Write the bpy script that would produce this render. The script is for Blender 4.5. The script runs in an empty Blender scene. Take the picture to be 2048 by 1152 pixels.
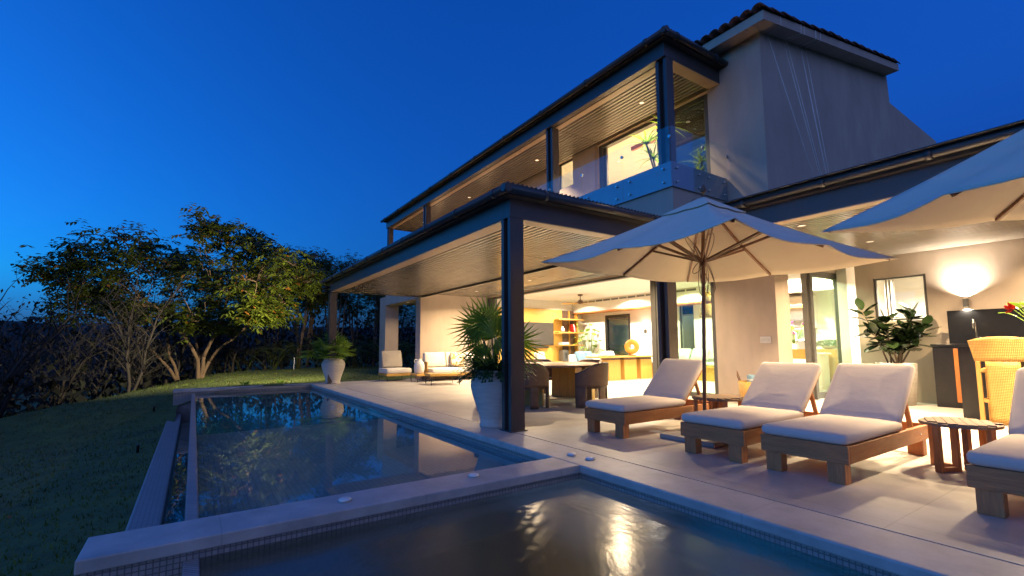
import bpy, math, random
from mathutils import Vector, Matrix
R = math.radians
PI = math.pi
sc = bpy.context.scene
col = sc.collection

# ------------------------------------------------------------------ camera, sky, exposure
cd = bpy.data.cameras.new("camera"); cam = bpy.data.objects.new("camera", cd); col.objects.link(cam); sc.camera = cam
cd.sensor_width = 36.0; cd.lens = 16.634; cd.shift_y = 0.01439; cd.clip_start = 0.05; cd.clip_end = 3000
cam.location = (0, 0, 1.1)
cam.rotation_euler = (Matrix.Rotation(R(-33.81), 3, 'Z') @ Matrix.Rotation(R(95.30), 3, 'X') @ Matrix.Rotation(R(-0.3435), 3, 'Z')).to_euler()

w = bpy.data.worlds.new("World"); sc.world = w; w.use_nodes = True
nt = w.node_tree
sk = nt.nodes.new('ShaderNodeTexSky'); sk.sky_type = 'NISHITA'; sk.sun_disc = False
sk.sun_elevation = R(-3.0); sk.sun_rotation = R(-70); sk.ozone_density = 5.0; sk.air_density = 1.0; sk.dust_density = 0.0
# deep dusk grade of the sky: blue kept, green held to a share of blue, less red
sp = nt.nodes.new('ShaderNodeSeparateColor'); cb = nt.nodes.new('ShaderNodeCombineColor')
def mth(op, a, v):
    n = nt.nodes.new('ShaderNodeMath'); n.operation = op; nt.links.new(a, n.inputs[0])
    if isinstance(v, float): n.inputs[1].default_value = v
    else: nt.links.new(v, n.inputs[1])
    return n.outputs[0]
nt.links.new(sk.outputs[0], sp.inputs[0])
blue = mth('MULTIPLY', mth('POWER', mth('MAXIMUM', sp.outputs[2], mth('MAXIMUM', mth('MULTIPLY', sp.outputs[1], 0.85), mth('MULTIPLY', sp.outputs[0], 0.6))), 0.86), 0.585)
green = mth('MINIMUM', mth('MULTIPLY', mth('MAXIMUM', sp.outputs[1], mth('MULTIPLY', sp.outputs[2], 0.15)), 0.94), mth('MULTIPLY', blue, 0.36))
# lilac fill light added to the unseen part of the sky behind the camera
tcw = nt.nodes.new('ShaderNodeTexCoord'); dt_ = nt.nodes.new('ShaderNodeVectorMath'); dt_.operation = 'DOT_PRODUCT'
nt.links.new(tcw.outputs['Generated'], dt_.inputs[0]); dt_.inputs[1].default_value = (-0.22, -0.93, 0.28)
mg = nt.nodes.new('ShaderNodeMapRange'); mg.interpolation_type = 'SMOOTHSTEP'; mg.inputs[1].default_value = 0.22; mg.inputs[2].default_value = 0.8
nt.links.new(dt_.outputs['Value'], mg.inputs[0]); gl_ = mth('MULTIPLY', mg.outputs[0], blue)
nt.links.new(mth('ADD', mth('MULTIPLY', sp.outputs[0], 0.05), mth('MULTIPLY', gl_, 0.36)), cb.inputs[0])
nt.links.new(mth('ADD', green, mth('MULTIPLY', gl_, 0.37)), cb.inputs[1])
nt.links.new(mth('ADD', blue, mth('MULTIPLY', gl_, 0.50)), cb.inputs[2])
nt.links.new(cb.outputs[0], nt.nodes['Background'].inputs[0])
nt.nodes['Background'].inputs[1].default_value = 9.5
sc.view_settings.view_transform = 'Standard'; sc.view_settings.look = 'None'
sc.view_settings.exposure = 0.08; sc.view_settings.gamma = 1.0
cy = sc.cycles
cy.use_denoising = True; cy.max_bounces = 9; cy.diffuse_bounces = 4; cy.glossy_bounces = 4; cy.transmission_bounces = 7
cy.transparent_max_bounces = 12; cy.sample_clamp_indirect = 4.0; cy.caustics_reflective = False; cy.caustics_refractive = True; cy.blur_glossy = 0.5
LAMP = 5.2   # all lamps of the house together
WARM = (1.0, 0.74, 0.43); WHITE = (1.0, 0.89, 0.72)

# ------------------------------------------------------------------ materials
def nodes(name):
    m = bpy.data.materials.new(name); m.use_nodes = True
    return m, m.node_tree, m.node_tree.nodes['Principled BSDF']

def ramp(nt, src, c1, c2, p1=0.3, p2=0.7):
    r = nt.nodes.new('ShaderNodeValToRGB'); r.color_ramp.elements[0].color = (*c1, 1); r.color_ramp.elements[1].color = (*c2, 1)
    r.color_ramp.elements[0].position = p1; r.color_ramp.elements[1].position = p2
    nt.links.new(src, r.inputs[0]); return r.outputs[0]

def coords(nt, scale=(1, 1, 1), kind='Object', rot=(0, 0, 0)):
    t = nt.nodes.new('ShaderNodeTexCoord'); m = nt.nodes.new('ShaderNodeMapping')
    m.inputs['Scale'].default_value = scale; m.inputs['Rotation'].default_value = rot
    nt.links.new(t.outputs[kind], m.inputs[0]); return m.outputs[0]

def noise(nt, vec, scale, detail=5, rough=0.6, dist=0.0):
    n = nt.nodes.new('ShaderNodeTexNoise'); n.inputs['Scale'].default_value = scale; n.inputs['Detail'].default_value = detail
    n.inputs['Roughness'].default_value = rough; n.inputs['Distortion'].default_value = dist
    nt.links.new(vec, n.inputs['Vector']); return n.outputs['Fac']

def bump(nt, b, h, strength, dist=0.01):
    n = nt.nodes.new('ShaderNodeBump'); n.inputs['Strength'].default_value = strength; n.inputs['Distance'].default_value = dist
    nt.links.new(h, n.inputs['Height']); nt.links.new(n.outputs[0], b.inputs['Normal'])

def mixc(nt, fac, a, b, blend='MIX'):
    m = nt.nodes.new('ShaderNodeMix'); m.data_type = 'RGBA'; m.blend_type = blend
    for sock, v in ((m.inputs[0], fac), (m.inputs[6], a), (m.inputs[7], b)):
        if isinstance(v, (int, float)): sock.default_value = v
        elif isinstance(v, tuple): sock.default_value = (*v, 1)
        else: nt.links.new(v, sock)
    return m.outputs[2]

def plain(name, c1, c2=None, scale=6.0, rough=0.6, bmp=0.0, metallic=0.0, stretch=(1, 1, 1), bd=0.01, rvar=0.0, spec=0.5):
    m, nt, b = nodes(name); c2 = c2 or tuple(x * 0.85 for x in c1)
    v = coords(nt, stretch); n = noise(nt, v, scale)
    nt.links.new(ramp(nt, n, c2, c1), b.inputs['Base Color'])
    b.inputs['Roughness'].default_value = rough; b.inputs['Metallic'].default_value = metallic; b.inputs['Specular IOR Level'].default_value = spec
    if rvar:
        mr = nt.nodes.new('ShaderNodeMapRange'); mr.inputs[3].default_value = rough - rvar; mr.inputs[4].default_value = rough + rvar
        nt.links.new(n, mr.inputs[0]); nt.links.new(mr.outputs[0], b.inputs['Roughness'])
    if bmp: bump(nt, b, noise(nt, v, scale * 3, 6), bmp, bd)
    return m

def wood(name, c1, c2, axis='X', scale=1.0, rough=0.5, plank=0.0):
    m, nt, b = nodes(name)
    st = {'X': (1.2, 14, 14), 'Y': (14, 1.2, 14), 'Z': (14, 14, 1.2)}[axis]
    v = coords(nt, tuple(s * scale for s in st))
    n1 = noise(nt, v, 1.6, 6, 0.62, 1.1); n2 = noise(nt, v, 7.0, 4, 0.7)
    cc = ramp(nt, n1, c2, c1, 0.35, 0.68)
    cc = mixc(nt, 0.35, cc, ramp(nt, n2, tuple(x * 0.6 for x in c2), c1), 'MIX')
    oi = nt.nodes.new('ShaderNodeObjectInfo')
    mr = nt.nodes.new('ShaderNodeMapRange'); mr.inputs[3].default_value = 0.82; mr.inputs[4].default_value = 1.15
    nt.links.new(oi.outputs['Random'], mr.inputs[0])
    hs = nt.nodes.new('ShaderNodeHueSaturation'); nt.links.new(mr.outputs[0], hs.inputs['Value']); nt.links.new(cc, hs.inputs['Color'])
    nt.links.new(hs.outputs[0], b.inputs['Base Color']); b.inputs['Roughness'].default_value = rough
    bump(nt, b, n1, 0.25, 0.004)
    return m

def brick(name, c1, c2, mortar, bw, bh, ms, rough, plane, off=0.5, bmp=0.3, nz=0.25, nscale=4.0):
    m, nt, b = nodes(name)
    t = nt.nodes.new('ShaderNodeTexCoord'); s = nt.nodes.new('ShaderNodeSeparateXYZ'); c = nt.nodes.new('ShaderNodeCombineXYZ')
    nt.links.new(t.outputs['Object'], s.inputs[0])
    if plane == 'V':
        a = nt.nodes.new('ShaderNodeMath'); a.operation = 'ADD'; nt.links.new(s.outputs[0], a.inputs[0]); nt.links.new(s.outputs[1], a.inputs[1])
        nt.links.new(a.outputs[0], c.inputs[0]); nt.links.new(s.outputs[2], c.inputs[1])
    else:
        nt.links.new(s.outputs[0], c.inputs[0]); nt.links.new(s.outputs[1], c.inputs[1])
    k = nt.nodes.new('ShaderNodeTexBrick'); k.offset = off; k.inputs['Scale'].default_value = 1.0
    k.inputs['Color1'].default_value = (*c1, 1); k.inputs['Color2'].default_value = (*c2, 1); k.inputs['Mortar'].default_value = (*mortar, 1)
    k.inputs['Brick Width'].default_value = bw; k.inputs['Row Height'].default_value = bh; k.inputs['Mortar Size'].default_value = ms
    nt.links.new(c.outputs[0], k.inputs['Vector'])
    n = noise(nt, coords(nt), nscale, 7, 0.65)
    cc = mixc(nt, nz, k.outputs['Color'], ramp(nt, n, tuple(x * 0.55 for x in c1), tuple(min(1, x * 1.15) for x in c2)))
    nt.links.new(cc, b.inputs['Base Color']); b.inputs['Roughness'].default_value = rough
    if bmp: bump(nt, b, k.outputs['Fac'], -bmp, 0.003)
    return m

def weave(name, c1, c2, sc_=60.0, rough=0.55):
    m, nt, b = nodes(name)
    t = nt.nodes.new('ShaderNodeTexCoord')
    w1 = nt.nodes.new('ShaderNodeTexWave'); w1.bands_direction = 'Z'; w1.inputs['Scale'].default_value = sc_ * 0.32; w1.inputs['Distortion'].default_value = 0.6; w1.inputs['Detail'].default_value = 1
    nt.links.new(t.outputs['Object'], w1.inputs['Vector'])
    uv = nt.nodes.new('ShaderNodeUVMap')
    w2 = nt.nodes.new('ShaderNodeTexWave'); w2.bands_direction = 'X'; w2.inputs['Scale'].default_value = sc_ * 0.16; w2.inputs['Distortion'].default_value = 0.8
    nt.links.new(uv.outputs[0], w2.inputs['Vector'])
    h = nt.nodes.new('ShaderNodeMath'); h.operation = 'MULTIPLY'; nt.links.new(w1.outputs['Fac'], h.inputs[0]); nt.links.new(w2.outputs['Fac'], h.inputs[1])
    n = noise(nt, t.outputs['Object'], 9, 4)
    cc = ramp(nt, h.outputs[0], c2, c1, 0.0, 0.55); cc = mixc(nt, 0.3, cc, ramp(nt, n, c2, c1))
    nt.links.new(cc, b.inputs['Base Color']); b.inputs['Roughness'].default_value = rough
    bump(nt, b, h.outputs[0], 0.7, 0.006)
    return m

def leafmat(name, c1, c2, c3=None, rough=0.5, trans=0.25, hot=0.93):
    m, nt, b = nodes(name)
    g = nt.nodes.new('ShaderNodeNewGeometry')
    r = nt.nodes.new('ShaderNodeValToRGB'); e = r.color_ramp.elements
    e[0].color = (*c2, 1); e[1].color = (*c1, 1); e[1].position = 0.8 if c3 else 1.0
    if c3:
        x = e.new(hot); x.color = (*c1, 1); y = e.new(min(1, hot + 0.02)); y.color = (*c3, 1)
    nt.links.new(g.outputs['Random Per Island'], r.inputs[0])
    n = noise(nt, coords(nt), 1.1, 2)
    cc = mixc(nt, 1.0, r.outputs[0], ramp(nt, n, (0.55, 0.55, 0.55), (1.25, 1.25, 1.2), 0.35, 0.65), 'MULTIPLY')
    nt.links.new(cc, b.inputs['Base Color']); b.inputs['Roughness'].default_value = rough
    tr = nt.nodes.new('ShaderNodeBsdfTranslucent'); nt.links.new(cc, tr.inputs[0])
    ms = nt.nodes.new('ShaderNodeMixShader'); ms.inputs[0].default_value = trans
    nt.links.new(b.outputs[0], ms.inputs[1]); nt.links.new(tr.outputs[0], ms.inputs[2])
    nt.links.new(ms.outputs[0], nt.nodes['Material Output'].inputs[0])
    return m

def glow(name, c, s):
    m, nt, b = nodes(name)
    b.inputs['Base Color'].default_value = (*c, 1); b.inputs['Emission Color'].default_value = (*c, 1); b.inputs['Emission Strength'].default_value = s
    return m

def glassmat(name, tint=(0.93, 0.97, 0.97), rough=0.0, refl=1.0):
    m, nt, b = nodes(name)
    tr = nt.nodes.new('ShaderNodeBsdfTransparent'); tr.inputs[0].default_value = (*tint, 1)
    gl = nt.nodes.new('ShaderNodeBsdfGlossy'); gl.inputs['Roughness'].default_value = rough; gl.inputs[0].default_value = (1, 1, 1, 1)
    fr = nt.nodes.new('ShaderNodeFresnel'); ge = nt.nodes.new('ShaderNodeNewGeometry'); mr = nt.nodes.new('ShaderNodeMapRange')
    mr.inputs[3].default_value = 1.5; mr.inputs[4].default_value = 1 / 1.5; nt.links.new(ge.outputs['Backfacing'], mr.inputs[0]); nt.links.new(mr.outputs[0], fr.inputs[0])
    mm = nt.nodes.new('ShaderNodeMath'); mm.operation = 'MULTIPLY'; mm.inputs[1].default_value = refl; mm.use_clamp = True; nt.links.new(fr.outputs[0], mm.inputs[0])
    ms = nt.nodes.new('ShaderNodeMixShader'); nt.links.new(mm.outputs[0], ms.inputs[0])
    nt.links.new(tr.outputs[0], ms.inputs[1]); nt.links.new(gl.outputs[0], ms.inputs[2])
    nt.links.new(ms.outputs[0], nt.nodes['Material Output'].inputs[0])
    return m

def watermat(name, tint, rough, bstr, scale, stretch):
    m, nt, b = nodes(name)
    b.inputs['Base Color'].default_value = (*tint, 1); b.inputs['Roughness'].default_value = rough; b.inputs['IOR'].default_value = 1.33
    b.inputs['Transmission Weight'].default_value = 1.0
    n = noise(nt, coords(nt, stretch), scale, 4, 0.55, 0.8)
    bump(nt, b, n, bstr, 0.02)
    return m

M = {}
M['stucco'] = plain('stucco', (0.55, 0.44, 0.35), (0.43, 0.345, 0.275), 1.8, 0.85, 0.5, stretch=(1, 1, 0.45), bd=0.006)
M['stucco_in'] = plain('white_plaster', (0.78, 0.74, 0.67), (0.73, 0.69, 0.62), 3, 0.8)
M['ceiling_white'] = plain('ceiling_paint', (0.8, 0.78, 0.73), (0.77, 0.75, 0.7), 3, 0.8)
M['travertine'] = brick('travertine', (0.54, 0.50, 0.455), (0.47, 0.435, 0.40), (0.20, 0.185, 0.17), 1.31, 1.31, 0.004, 0.45, 'H', off=0.0, bmp=0.3, nz=0.72, nscale=4.2)
M['deck'] = brick('terrace_stone', (0.49, 0.45, 0.405), (0.44, 0.405, 0.37), (0.15, 0.14, 0.13), 1.22, 1.22, 0.006, 0.42, 'H', off=0.0, bmp=0.4, nz=0.75, nscale=1.9)
M['floor_in'] = brick('interior_stone', (0.62, 0.58, 0.52), (0.6, 0.56, 0.5), (0.45, 0.42, 0.38), 1.22, 1.22, 0.004, 0.3, 'H', off=0.0, bmp=0.05, nz=0.3, nscale=1.5)
M['mosaic'] = brick('mosaic_tile', (0.40, 0.36, 0.33), (0.27, 0.25, 0.24), (0.09, 0.085, 0.085), 0.031, 0.031, 0.0035, 0.35, 'V', off=0.0, bmp=0.4)
M['mosaic_top'] = brick('mosaic_tile_top', (0.33, 0.30, 0.29), (0.28, 0.26, 0.25), (0.19, 0.18, 0.17), 0.042, 0.042, 0.0045, 0.4, 'H', off=0.0, bmp=0.4)
M['pool_tile'] = brick('pool_tile', (0.25, 0.38, 0.38), (0.21, 0.33, 0.34), (0.15, 0.23, 0.24), 0.05, 0.05, 0.004, 0.5, 'H', off=0.0, bmp=0.0)
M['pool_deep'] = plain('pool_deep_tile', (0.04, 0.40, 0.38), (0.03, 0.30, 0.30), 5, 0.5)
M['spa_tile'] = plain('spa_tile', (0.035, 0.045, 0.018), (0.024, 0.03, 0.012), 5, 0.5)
M['water'] = watermat('pool_water', (0.80, 0.97, 0.96), 0.006, 0.035, 1.6, (1.5, 0.5, 1))
M['spa_water'] = watermat('spa_water', (0.80, 0.84, 0.70), 0.20, 0.22, 2.6, (1.5, 1.0, 1))
M['bronze'] = plain('dark_bronze_paint', (0.075, 0.062, 0.056), (0.062, 0.052, 0.048), 3, 0.38, rvar=0.06)
M['roofmetal'] = plain('roof_metal', (0.05, 0.048, 0.048), (0.035, 0.034, 0.035), 3, 0.4, rvar=0.1)
M['slat'] = plain('slat_ceiling', (0.28, 0.24, 0.20), (0.21, 0.18, 0.15), 2.0, 0.24, stretch=(8, 0.6, 1), rvar=0.07)
M['slatgap'] = plain('slat_gap', (0.010, 0.008, 0.007), None, 4, 0.9)
M['trim'] = plain('warm_trim', (0.42, 0.31, 0.21), (0.36, 0.26, 0.18), 3, 0.4)
M['teak'] = wood('teak', (0.43, 0.165, 0.048), (0.23, 0.08, 0.024), 'X', 1.0, 0.5)
M['teak_y'] = wood('teak_cross', (0.58, 0.23, 0.075), (0.33, 0.115, 0.038), 'Y', 1.0, 0.5)
M['teak_z'] = wood('teak_upright', (0.58, 0.23, 0.075), (0.33, 0.115, 0.038), 'Z', 1.0, 0.5)
M['teak_grey'] = wood('weathered_teak', (0.24, 0.145, 0.085), (0.13, 0.075, 0.045), 'X', 1.0, 0.5)
M['oak'] = wood('golden_oak', (0.62, 0.36, 0.07), (0.5, 0.27, 0.05), 'Z', 0.8, 0.45)
M['oak_x'] = wood('golden_oak_board', (0.60, 0.35, 0.08), (0.47, 0.25, 0.05), 'X', 0.8, 0.4)
M['oakdark'] = wood('dark_oak', (0.14, 0.08, 0.045), (0.08, 0.045, 0.03), 'Z', 0.8, 0.5)
M['umbwood'] = wood('umbrella_wood', (0.22, 0.10, 0.045), (0.13, 0.055, 0.03), 'Z', 1.0, 0.45)
M['tabletop'] = wood('table_top', (0.36, 0.23, 0.14), (0.24, 0.15, 0.10), 'X', 0.7, 0.35)
M['cushion'] = plain('cushion_fabric', (0.62, 0.54, 0.47), (0.57, 0.49, 0.43), 1.8, 0.9, 0.35, stretch=(1, 0.6, 1), bd=0.012)
M['sofafab'] = plain('sofa_fabric', (0.76, 0.71, 0.64), (0.70, 0.65, 0.58), 6, 0.9, 0.3, bd=0.006)
M['greyfab'] = plain('taupe_fabric', (0.50, 0.44, 0.37), (0.44, 0.39, 0.33), 6, 0.9, 0.3, bd=0.006)
M['bluefab'] = plain('blue_fabric', (0.16, 0.27, 0.36), (0.1, 0.18, 0.26), 6, 0.9)
M['palegreenfab'] = plain('pale_green_fabric', (0.5, 0.6, 0.48), None, 6, 0.9)
M['canvas'] = plain('umbrella_canvas', (0.80, 0.71, 0.55), (0.76, 0.67, 0.52), 4, 0.85, 0.25, bd=0.008)
M['wicker'] = weave('dark_wicker', (0.27, 0.165, 0.10), (0.09, 0.055, 0.036), 62)
M['rattan'] = weave('honey_rattan', (0.62, 0.36, 0.08), (0.28, 0.14, 0.03), 46)
M['rattanframe'] = wood('rattan_pole', (0.55, 0.30, 0.07), (0.38, 0.19, 0.045), 'Z', 1.0, 0.45)
M['black'] = plain('black_stone', (0.009, 0.009, 0.009), (0.014, 0.013, 0.013), 14, 0.30, 0.03, rvar=0.06, bd=0.001, spec=0.35)
M['blackmetal'] = plain('black_metal', (0.02, 0.018, 0.017), None, 5, 0.45)
M['frame'] = plain('window_frame', (0.10, 0.095, 0.085), (0.085, 0.08, 0.072), 4, 0.4)
M['steel'] = plain('brushed_steel', (0.55, 0.53, 0.5), (0.5, 0.48, 0.45), 8, 0.25, metallic=1.0)
M['glass'] = glassmat('clear_glass')
M['glassgreen'] = glassmat('green_tinted_glass', (0.80, 0.92, 0.80))
M['darkglass'] = glassmat('dark_glass', (0.10, 0.13, 0.14), 0.0, 3.5)
M['skirt'] = plain('balcony_skirt', (0.26, 0.30, 0.36), None, 3, 0.16, spec=1.0)
M['terracotta'] = plain('clay_tile', (0.20, 0.085, 0.06), (0.11, 0.05, 0.04), 4, 0.8, 0.3)
M['jar'] = plain('limewashed_clay', (0.60, 0.54, 0.47), (0.46, 0.41, 0.36), 3.0, 0.85, 0.6, stretch=(1, 1, 7), bd=0.012)
M['soil'] = plain('soil', (0.05, 0.035, 0.025), None, 8, 0.95)
M['white'] = plain('white_ceramic', (0.78, 0.75, 0.70), None, 5, 0.4)
M['bark'] = plain('bark', (0.17, 0.115, 0.075), (0.10, 0.068, 0.047), 5, 0.9, 0.5, stretch=(1, 1, 0.35), bd=0.02)
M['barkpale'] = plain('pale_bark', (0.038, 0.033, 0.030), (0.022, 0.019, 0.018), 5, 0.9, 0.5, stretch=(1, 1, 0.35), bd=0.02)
M['leaf'] = leafmat('acacia_leaf', (0.095, 0.130, 0.012), (0.035, 0.056, 0.008), (0.26, 0.11, 0.02), hot=0.955)
M['leaf2'] = leafmat('slender_leaf', (0.11, 0.14, 0.022), (0.045, 0.07, 0.014), (0.22, 0.13, 0.02), hot=0.94)
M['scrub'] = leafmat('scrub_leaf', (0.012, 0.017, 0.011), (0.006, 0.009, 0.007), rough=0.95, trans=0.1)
M['palm'] = leafmat('palm_leaf', (0.26, 0.42, 0.04), (0.13, 0.25, 0.025), rough=0.4, trans=0.45)
M['deadleaf'] = leafmat('dry_leaf', (0.30, 0.15, 0.04), (0.14, 0.07, 0.025), rough=0.8)
M['palmyellow'] = leafmat('areca_leaf', (0.14, 0.17, 0.016), (0.05, 0.09, 0.012), rough=0.45, trans=0.4)
M['fern'] = leafmat('fern_leaf', (0.045, 0.11, 0.025), (0.022, 0.06, 0.016), rough=0.5, trans=0.35)
M['rubber'] = leafmat('rubber_leaf', (0.030, 0.055, 0.018), (0.016, 0.030, 0.012), (0.10, 0.15, 0.02), rough=0.16, trans=0.05, hot=0.88)
M['red'] = leafmat('red_petal', (0.55, 0.03, 0.02), (0.3, 0.01, 0.01), rough=0.45)
M['purple'] = leafmat('purple_petal', (0.45, 0.12, 0.35), (0.6, 0.3, 0.5), rough=0.5)
M['grassblade'] = leafmat('grass_blade', (0.12, 0.17, 0.02), (0.05, 0.08, 0.012), rough=0.6, trans=0.35)
M['lawn'] = plain('lawn', (0.085, 0.120, 0.018), (0.040, 0.060, 0.011), 2.2, 0.9, 0.8, bd=0.05)
M['earth'] = plain('wood_floor_earth', (0.03, 0.026, 0.02), None, 3, 0.95)
M['carblue'] = plain('blue_car_paint', (0.02, 0.09, 0.30), None, 3, 0.25)
M['carglass'] = plain('car_glass', (0.02, 0.03, 0.05), None, 3, 0.08)
M['tyre'] = plain('tyre_rubber', (0.015, 0.015, 0.015), None, 3, 0.8)
M['lampwhite'] = glow('lamp_white', (1.0, 0.82, 0.58), 1.3)
M['lampwarm'] = glow('lamp_warm', (1.0, 0.72, 0.42), 5)
M['curtain'] = plain('linen_curtain', (0.74, 0.69, 0.6), (0.68, 0.62, 0.53), 8, 0.9)
M['tv'] = plain('tv_screen', (0.05, 0.042, 0.035), None, 2, 0.3)
M['amber'] = plain('amber_resin', (0.55, 0.24, 0.03), (0.4, 0.15, 0.02), 6, 0.3)
M['orangewood'] = wood('orange_wood', (0.50, 0.17, 0.03), (0.36, 0.11, 0.02), 'Z', 1, 0.4)
M['umbbase'] = plain('umbrella_base_stone', (0.30, 0.29, 0.28), (0.22, 0.21, 0.2), 8, 0.6, 0.3)
M['cord'] = plain('pale_light_streak', (0.86, 0.80, 0.78), None, 6, 0.7)  # pale colour standing for the streaks of light on the end wall
M['paper'] = plain('book_paper', (0.7, 0.66, 0.6), None, 10, 0.8)
M['rope'] = plain('rope', (0.24, 0.19, 0.13), None, 20, 0.9)
M['art'] = plain('garden_photo_print', (0.10, 0.22, 0.10), (0.35, 0.42, 0.33), 9, 0.5)

# floral cushion print
def floral():
    m, nt, b = nodes('floral_print')
    v = nt.nodes.new('ShaderNodeTexVoronoi'); v.inputs['Scale'].default_value = 11
    nt.links.new(coords(nt), v.inputs['Vector'])
    r = nt.nodes.new('ShaderNodeValToRGB'); e = r.color_ramp.elements
    e[0].color = (0.36, 0.18, 0.03, 1); e[0].position = 0.18; e[1].color = (0.74, 0.66, 0.5, 1); e[1].position = 0.46
    x = e.new(0.3); x.color = (0.72, 0.44, 0.06, 1)
    nt.links.new(v.outputs['Distance'], r.inputs[0]); nt.links.new(r.outputs[0], b.inputs['Base Color']); b.inputs['Roughness'].default_value = 0.9
    return m
M['floral'] = floral()

# ------------------------------------------------------------------ mesh builder
class MB:
    def __init__(s): s.v = []; s.f = []; s.sm = []; s.uv = None
    def add(s, vs, fs, smooth=False):
        o = len(s.v); s.v.extend([tuple(v) for v in vs]); s.f.extend([tuple(i + o for i in f) for f in fs]); s.sm.extend([smooth] * len(fs)); return s
    def box(s, x0, x1, y0, y1, z0, z1):
        v = [(x0, y0, z0), (x1, y0, z0), (x1, y1, z0), (x0, y1, z0), (x0, y0, z1), (x1, y0, z1), (x1, y1, z1), (x0, y1, z1)]
        return s.add(v, [(0, 3, 2, 1), (4, 5, 6, 7), (0, 1, 5, 4), (1, 2, 6, 5), (2, 3, 7, 6), (3, 0, 4, 7)])
    def obox(s, c, size, rot=None):
        m = MB().box(-size[0] / 2, size[0] / 2, -size[1] / 2, size[1] / 2, -size[2] / 2, size[2] / 2)
        rot = rot or Matrix.Identity(3); c = Vector(c)
        return s.add([c + rot @ Vector(v) for v in m.v], m.f)
    def bar(s, p, q, w_, h_, up=(0, 0, 1)):
        p = Vector(p); q = Vector(q); d = (q - p); L = d.length; d.normalize(); u = Vector(up)
        x = d.cross(u)
        if x.length < 1e-4: x = d.cross(Vector((1, 0, 0)))
        x.normalize(); z = x.cross(d)
        rot = Matrix((x, d, z)).transposed()
        return s.obox((p + q) / 2, (w_, L, h_), rot)
    def tube(s, pts, rad, n=8, cap=True):
        pts = [Vector(p) for p in pts]; rs = rad if isinstance(rad, (list, tuple)) else [rad] * len(pts)
        vs = []; fs = []; prev = None
        for i, p in enumerate(pts):
            d = (pts[min(i + 1, len(pts) - 1)] - pts[max(i - 1, 0)])
            if d.length < 1e-9: d = Vector((0, 0, 1))
            d.normalize()
            if prev is None:
                a = d.cross(Vector((0, 0, 1)));
                if a.length < 1e-3: a = d.cross(Vector((1, 0, 0)))
            else:
                a = prev - d * prev.dot(d)
                if a.length < 1e-5: a = d.cross(Vector((0.3, 0.7, 0.2)))
            a.normalize(); prev = a; b = d.cross(a)
            for k in range(n):
                t = 2 * PI * k / n; vs.append(p + (a * math.cos(t) + b * math.sin(t)) * rs[i])
        for i in range(len(pts) - 1):
            for k in range(n):
                fs.append((i * n + k, i * n + (k + 1) % n, (i + 1) * n + (k + 1) % n, (i + 1) * n + k))
        s.add(vs, fs, True)
        if cap:
            o = len(s.v) - len(vs); s.f.append(tuple(o + k for k in range(n))[::-1]); s.sm.append(False)
            e = o + (len(pts) - 1) * n; s.f.append(tuple(e + k for k in range(n))); s.sm.append(False)
        return s
    def lathe(s, prof, n=32, c=(0, 0, 0), cap=True):
        vs = []; fs = []
        for r, z in prof:
            for k in range(n):
                t = 2 * PI * k / n; vs.append((c[0] + r * math.cos(t), c[1] + r * math.sin(t), c[2] + z))
        for i in range(len(prof) - 1):
            for k in range(n): fs.append((i * n + k, i * n + (k + 1) % n, (i + 1) * n + (k + 1) % n, (i + 1) * n + k))
        o = len(s.v); s.add(vs, fs, True)
        if cap:
            if prof[0][0] > 1e-4: s.f.append(tuple(o + k for k in range(n))[::-1]); s.sm.append(False)
            if prof[-1][0] > 1e-4: s.f.append(tuple(o + (len(prof) - 1) * n + k for k in range(n))); s.sm.append(False)
        return s
    def grid(s, rows, smooth=True):
        n = len(rows[0]); vs = [p for r in rows for p in r]
        fs = [(i * n + k, i * n + k + 1, (i + 1) * n + k + 1, (i + 1) * n + k) for i in range(len(rows) - 1) for k in range(n - 1)]
        return s.add(vs, fs, smooth)
    def prism(s, poly, z0, z1, f=lambda a, b, c: (a, b, c), smooth=False):
        n = len(poly); vs = [f(a, b, z0) for a, b in poly] + [f(a, b, z1) for a, b in poly]
        s.add(vs, [tuple(range(n))[::-1], tuple(range(n, 2 * n))])
        o = len(s.v) - 2 * n
        for k in range(n):
            s.f.append((o + k, o + (k + 1) % n, o + n + (k + 1) % n, o + n + k)); s.sm.append(smooth)
        return s

def children_of(o): return [c for c in col.objects if c.parent == o]

def put(o, parent=None):
    col.objects.link(o)
    if parent is not None: o.parent = parent
    return o

def worldloc(o):
    l = Vector((0, 0, 0))
    while o is not None: l += o.location; o = o.parent
    return l

def part(name, mb, mat, parent=None, world=False, bevel=0.0, seg=2, solid=0.0, label=None, sub=0):
    """one mesh object; with world=True the builder's points are world points"""
    me = bpy.data.meshes.new(name)
    vs = mb.v
    if world and parent is not None:
        l = worldloc(parent); vs = [(a - l.x, b - l.y, c - l.z) for a, b, c in vs]
    me.from_pydata(vs, [], mb.f); me.polygons.foreach_set('use_smooth', mb.sm)
    if mb.uv is not None:
        u = me.uv_layers.new(name='UVMap')
        for li, l in enumerate(me.loops): u.data[li].uv = mb.uv[l.vertex_index]
    me.materials.append(M[mat] if isinstance(mat, str) else mat); me.update()
    o = bpy.data.objects.new(name, me); put(o, parent)
    if solid:
        m = o.modifiers.new('thick', 'SOLIDIFY'); m.thickness = solid; m.offset = 0
    if bevel:
        m = o.modifiers.new('bevel', 'BEVEL'); m.width = bevel; m.segments = seg; m.limit_method = 'ANGLE'; m.angle_limit = R(40); m.harden_normals = False
    if sub:
        m = o.modifiers.new('sub', 'SUBSURF'); m.levels = sub; m.render_levels = sub
    if label: o['label'] = label
    return o

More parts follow.
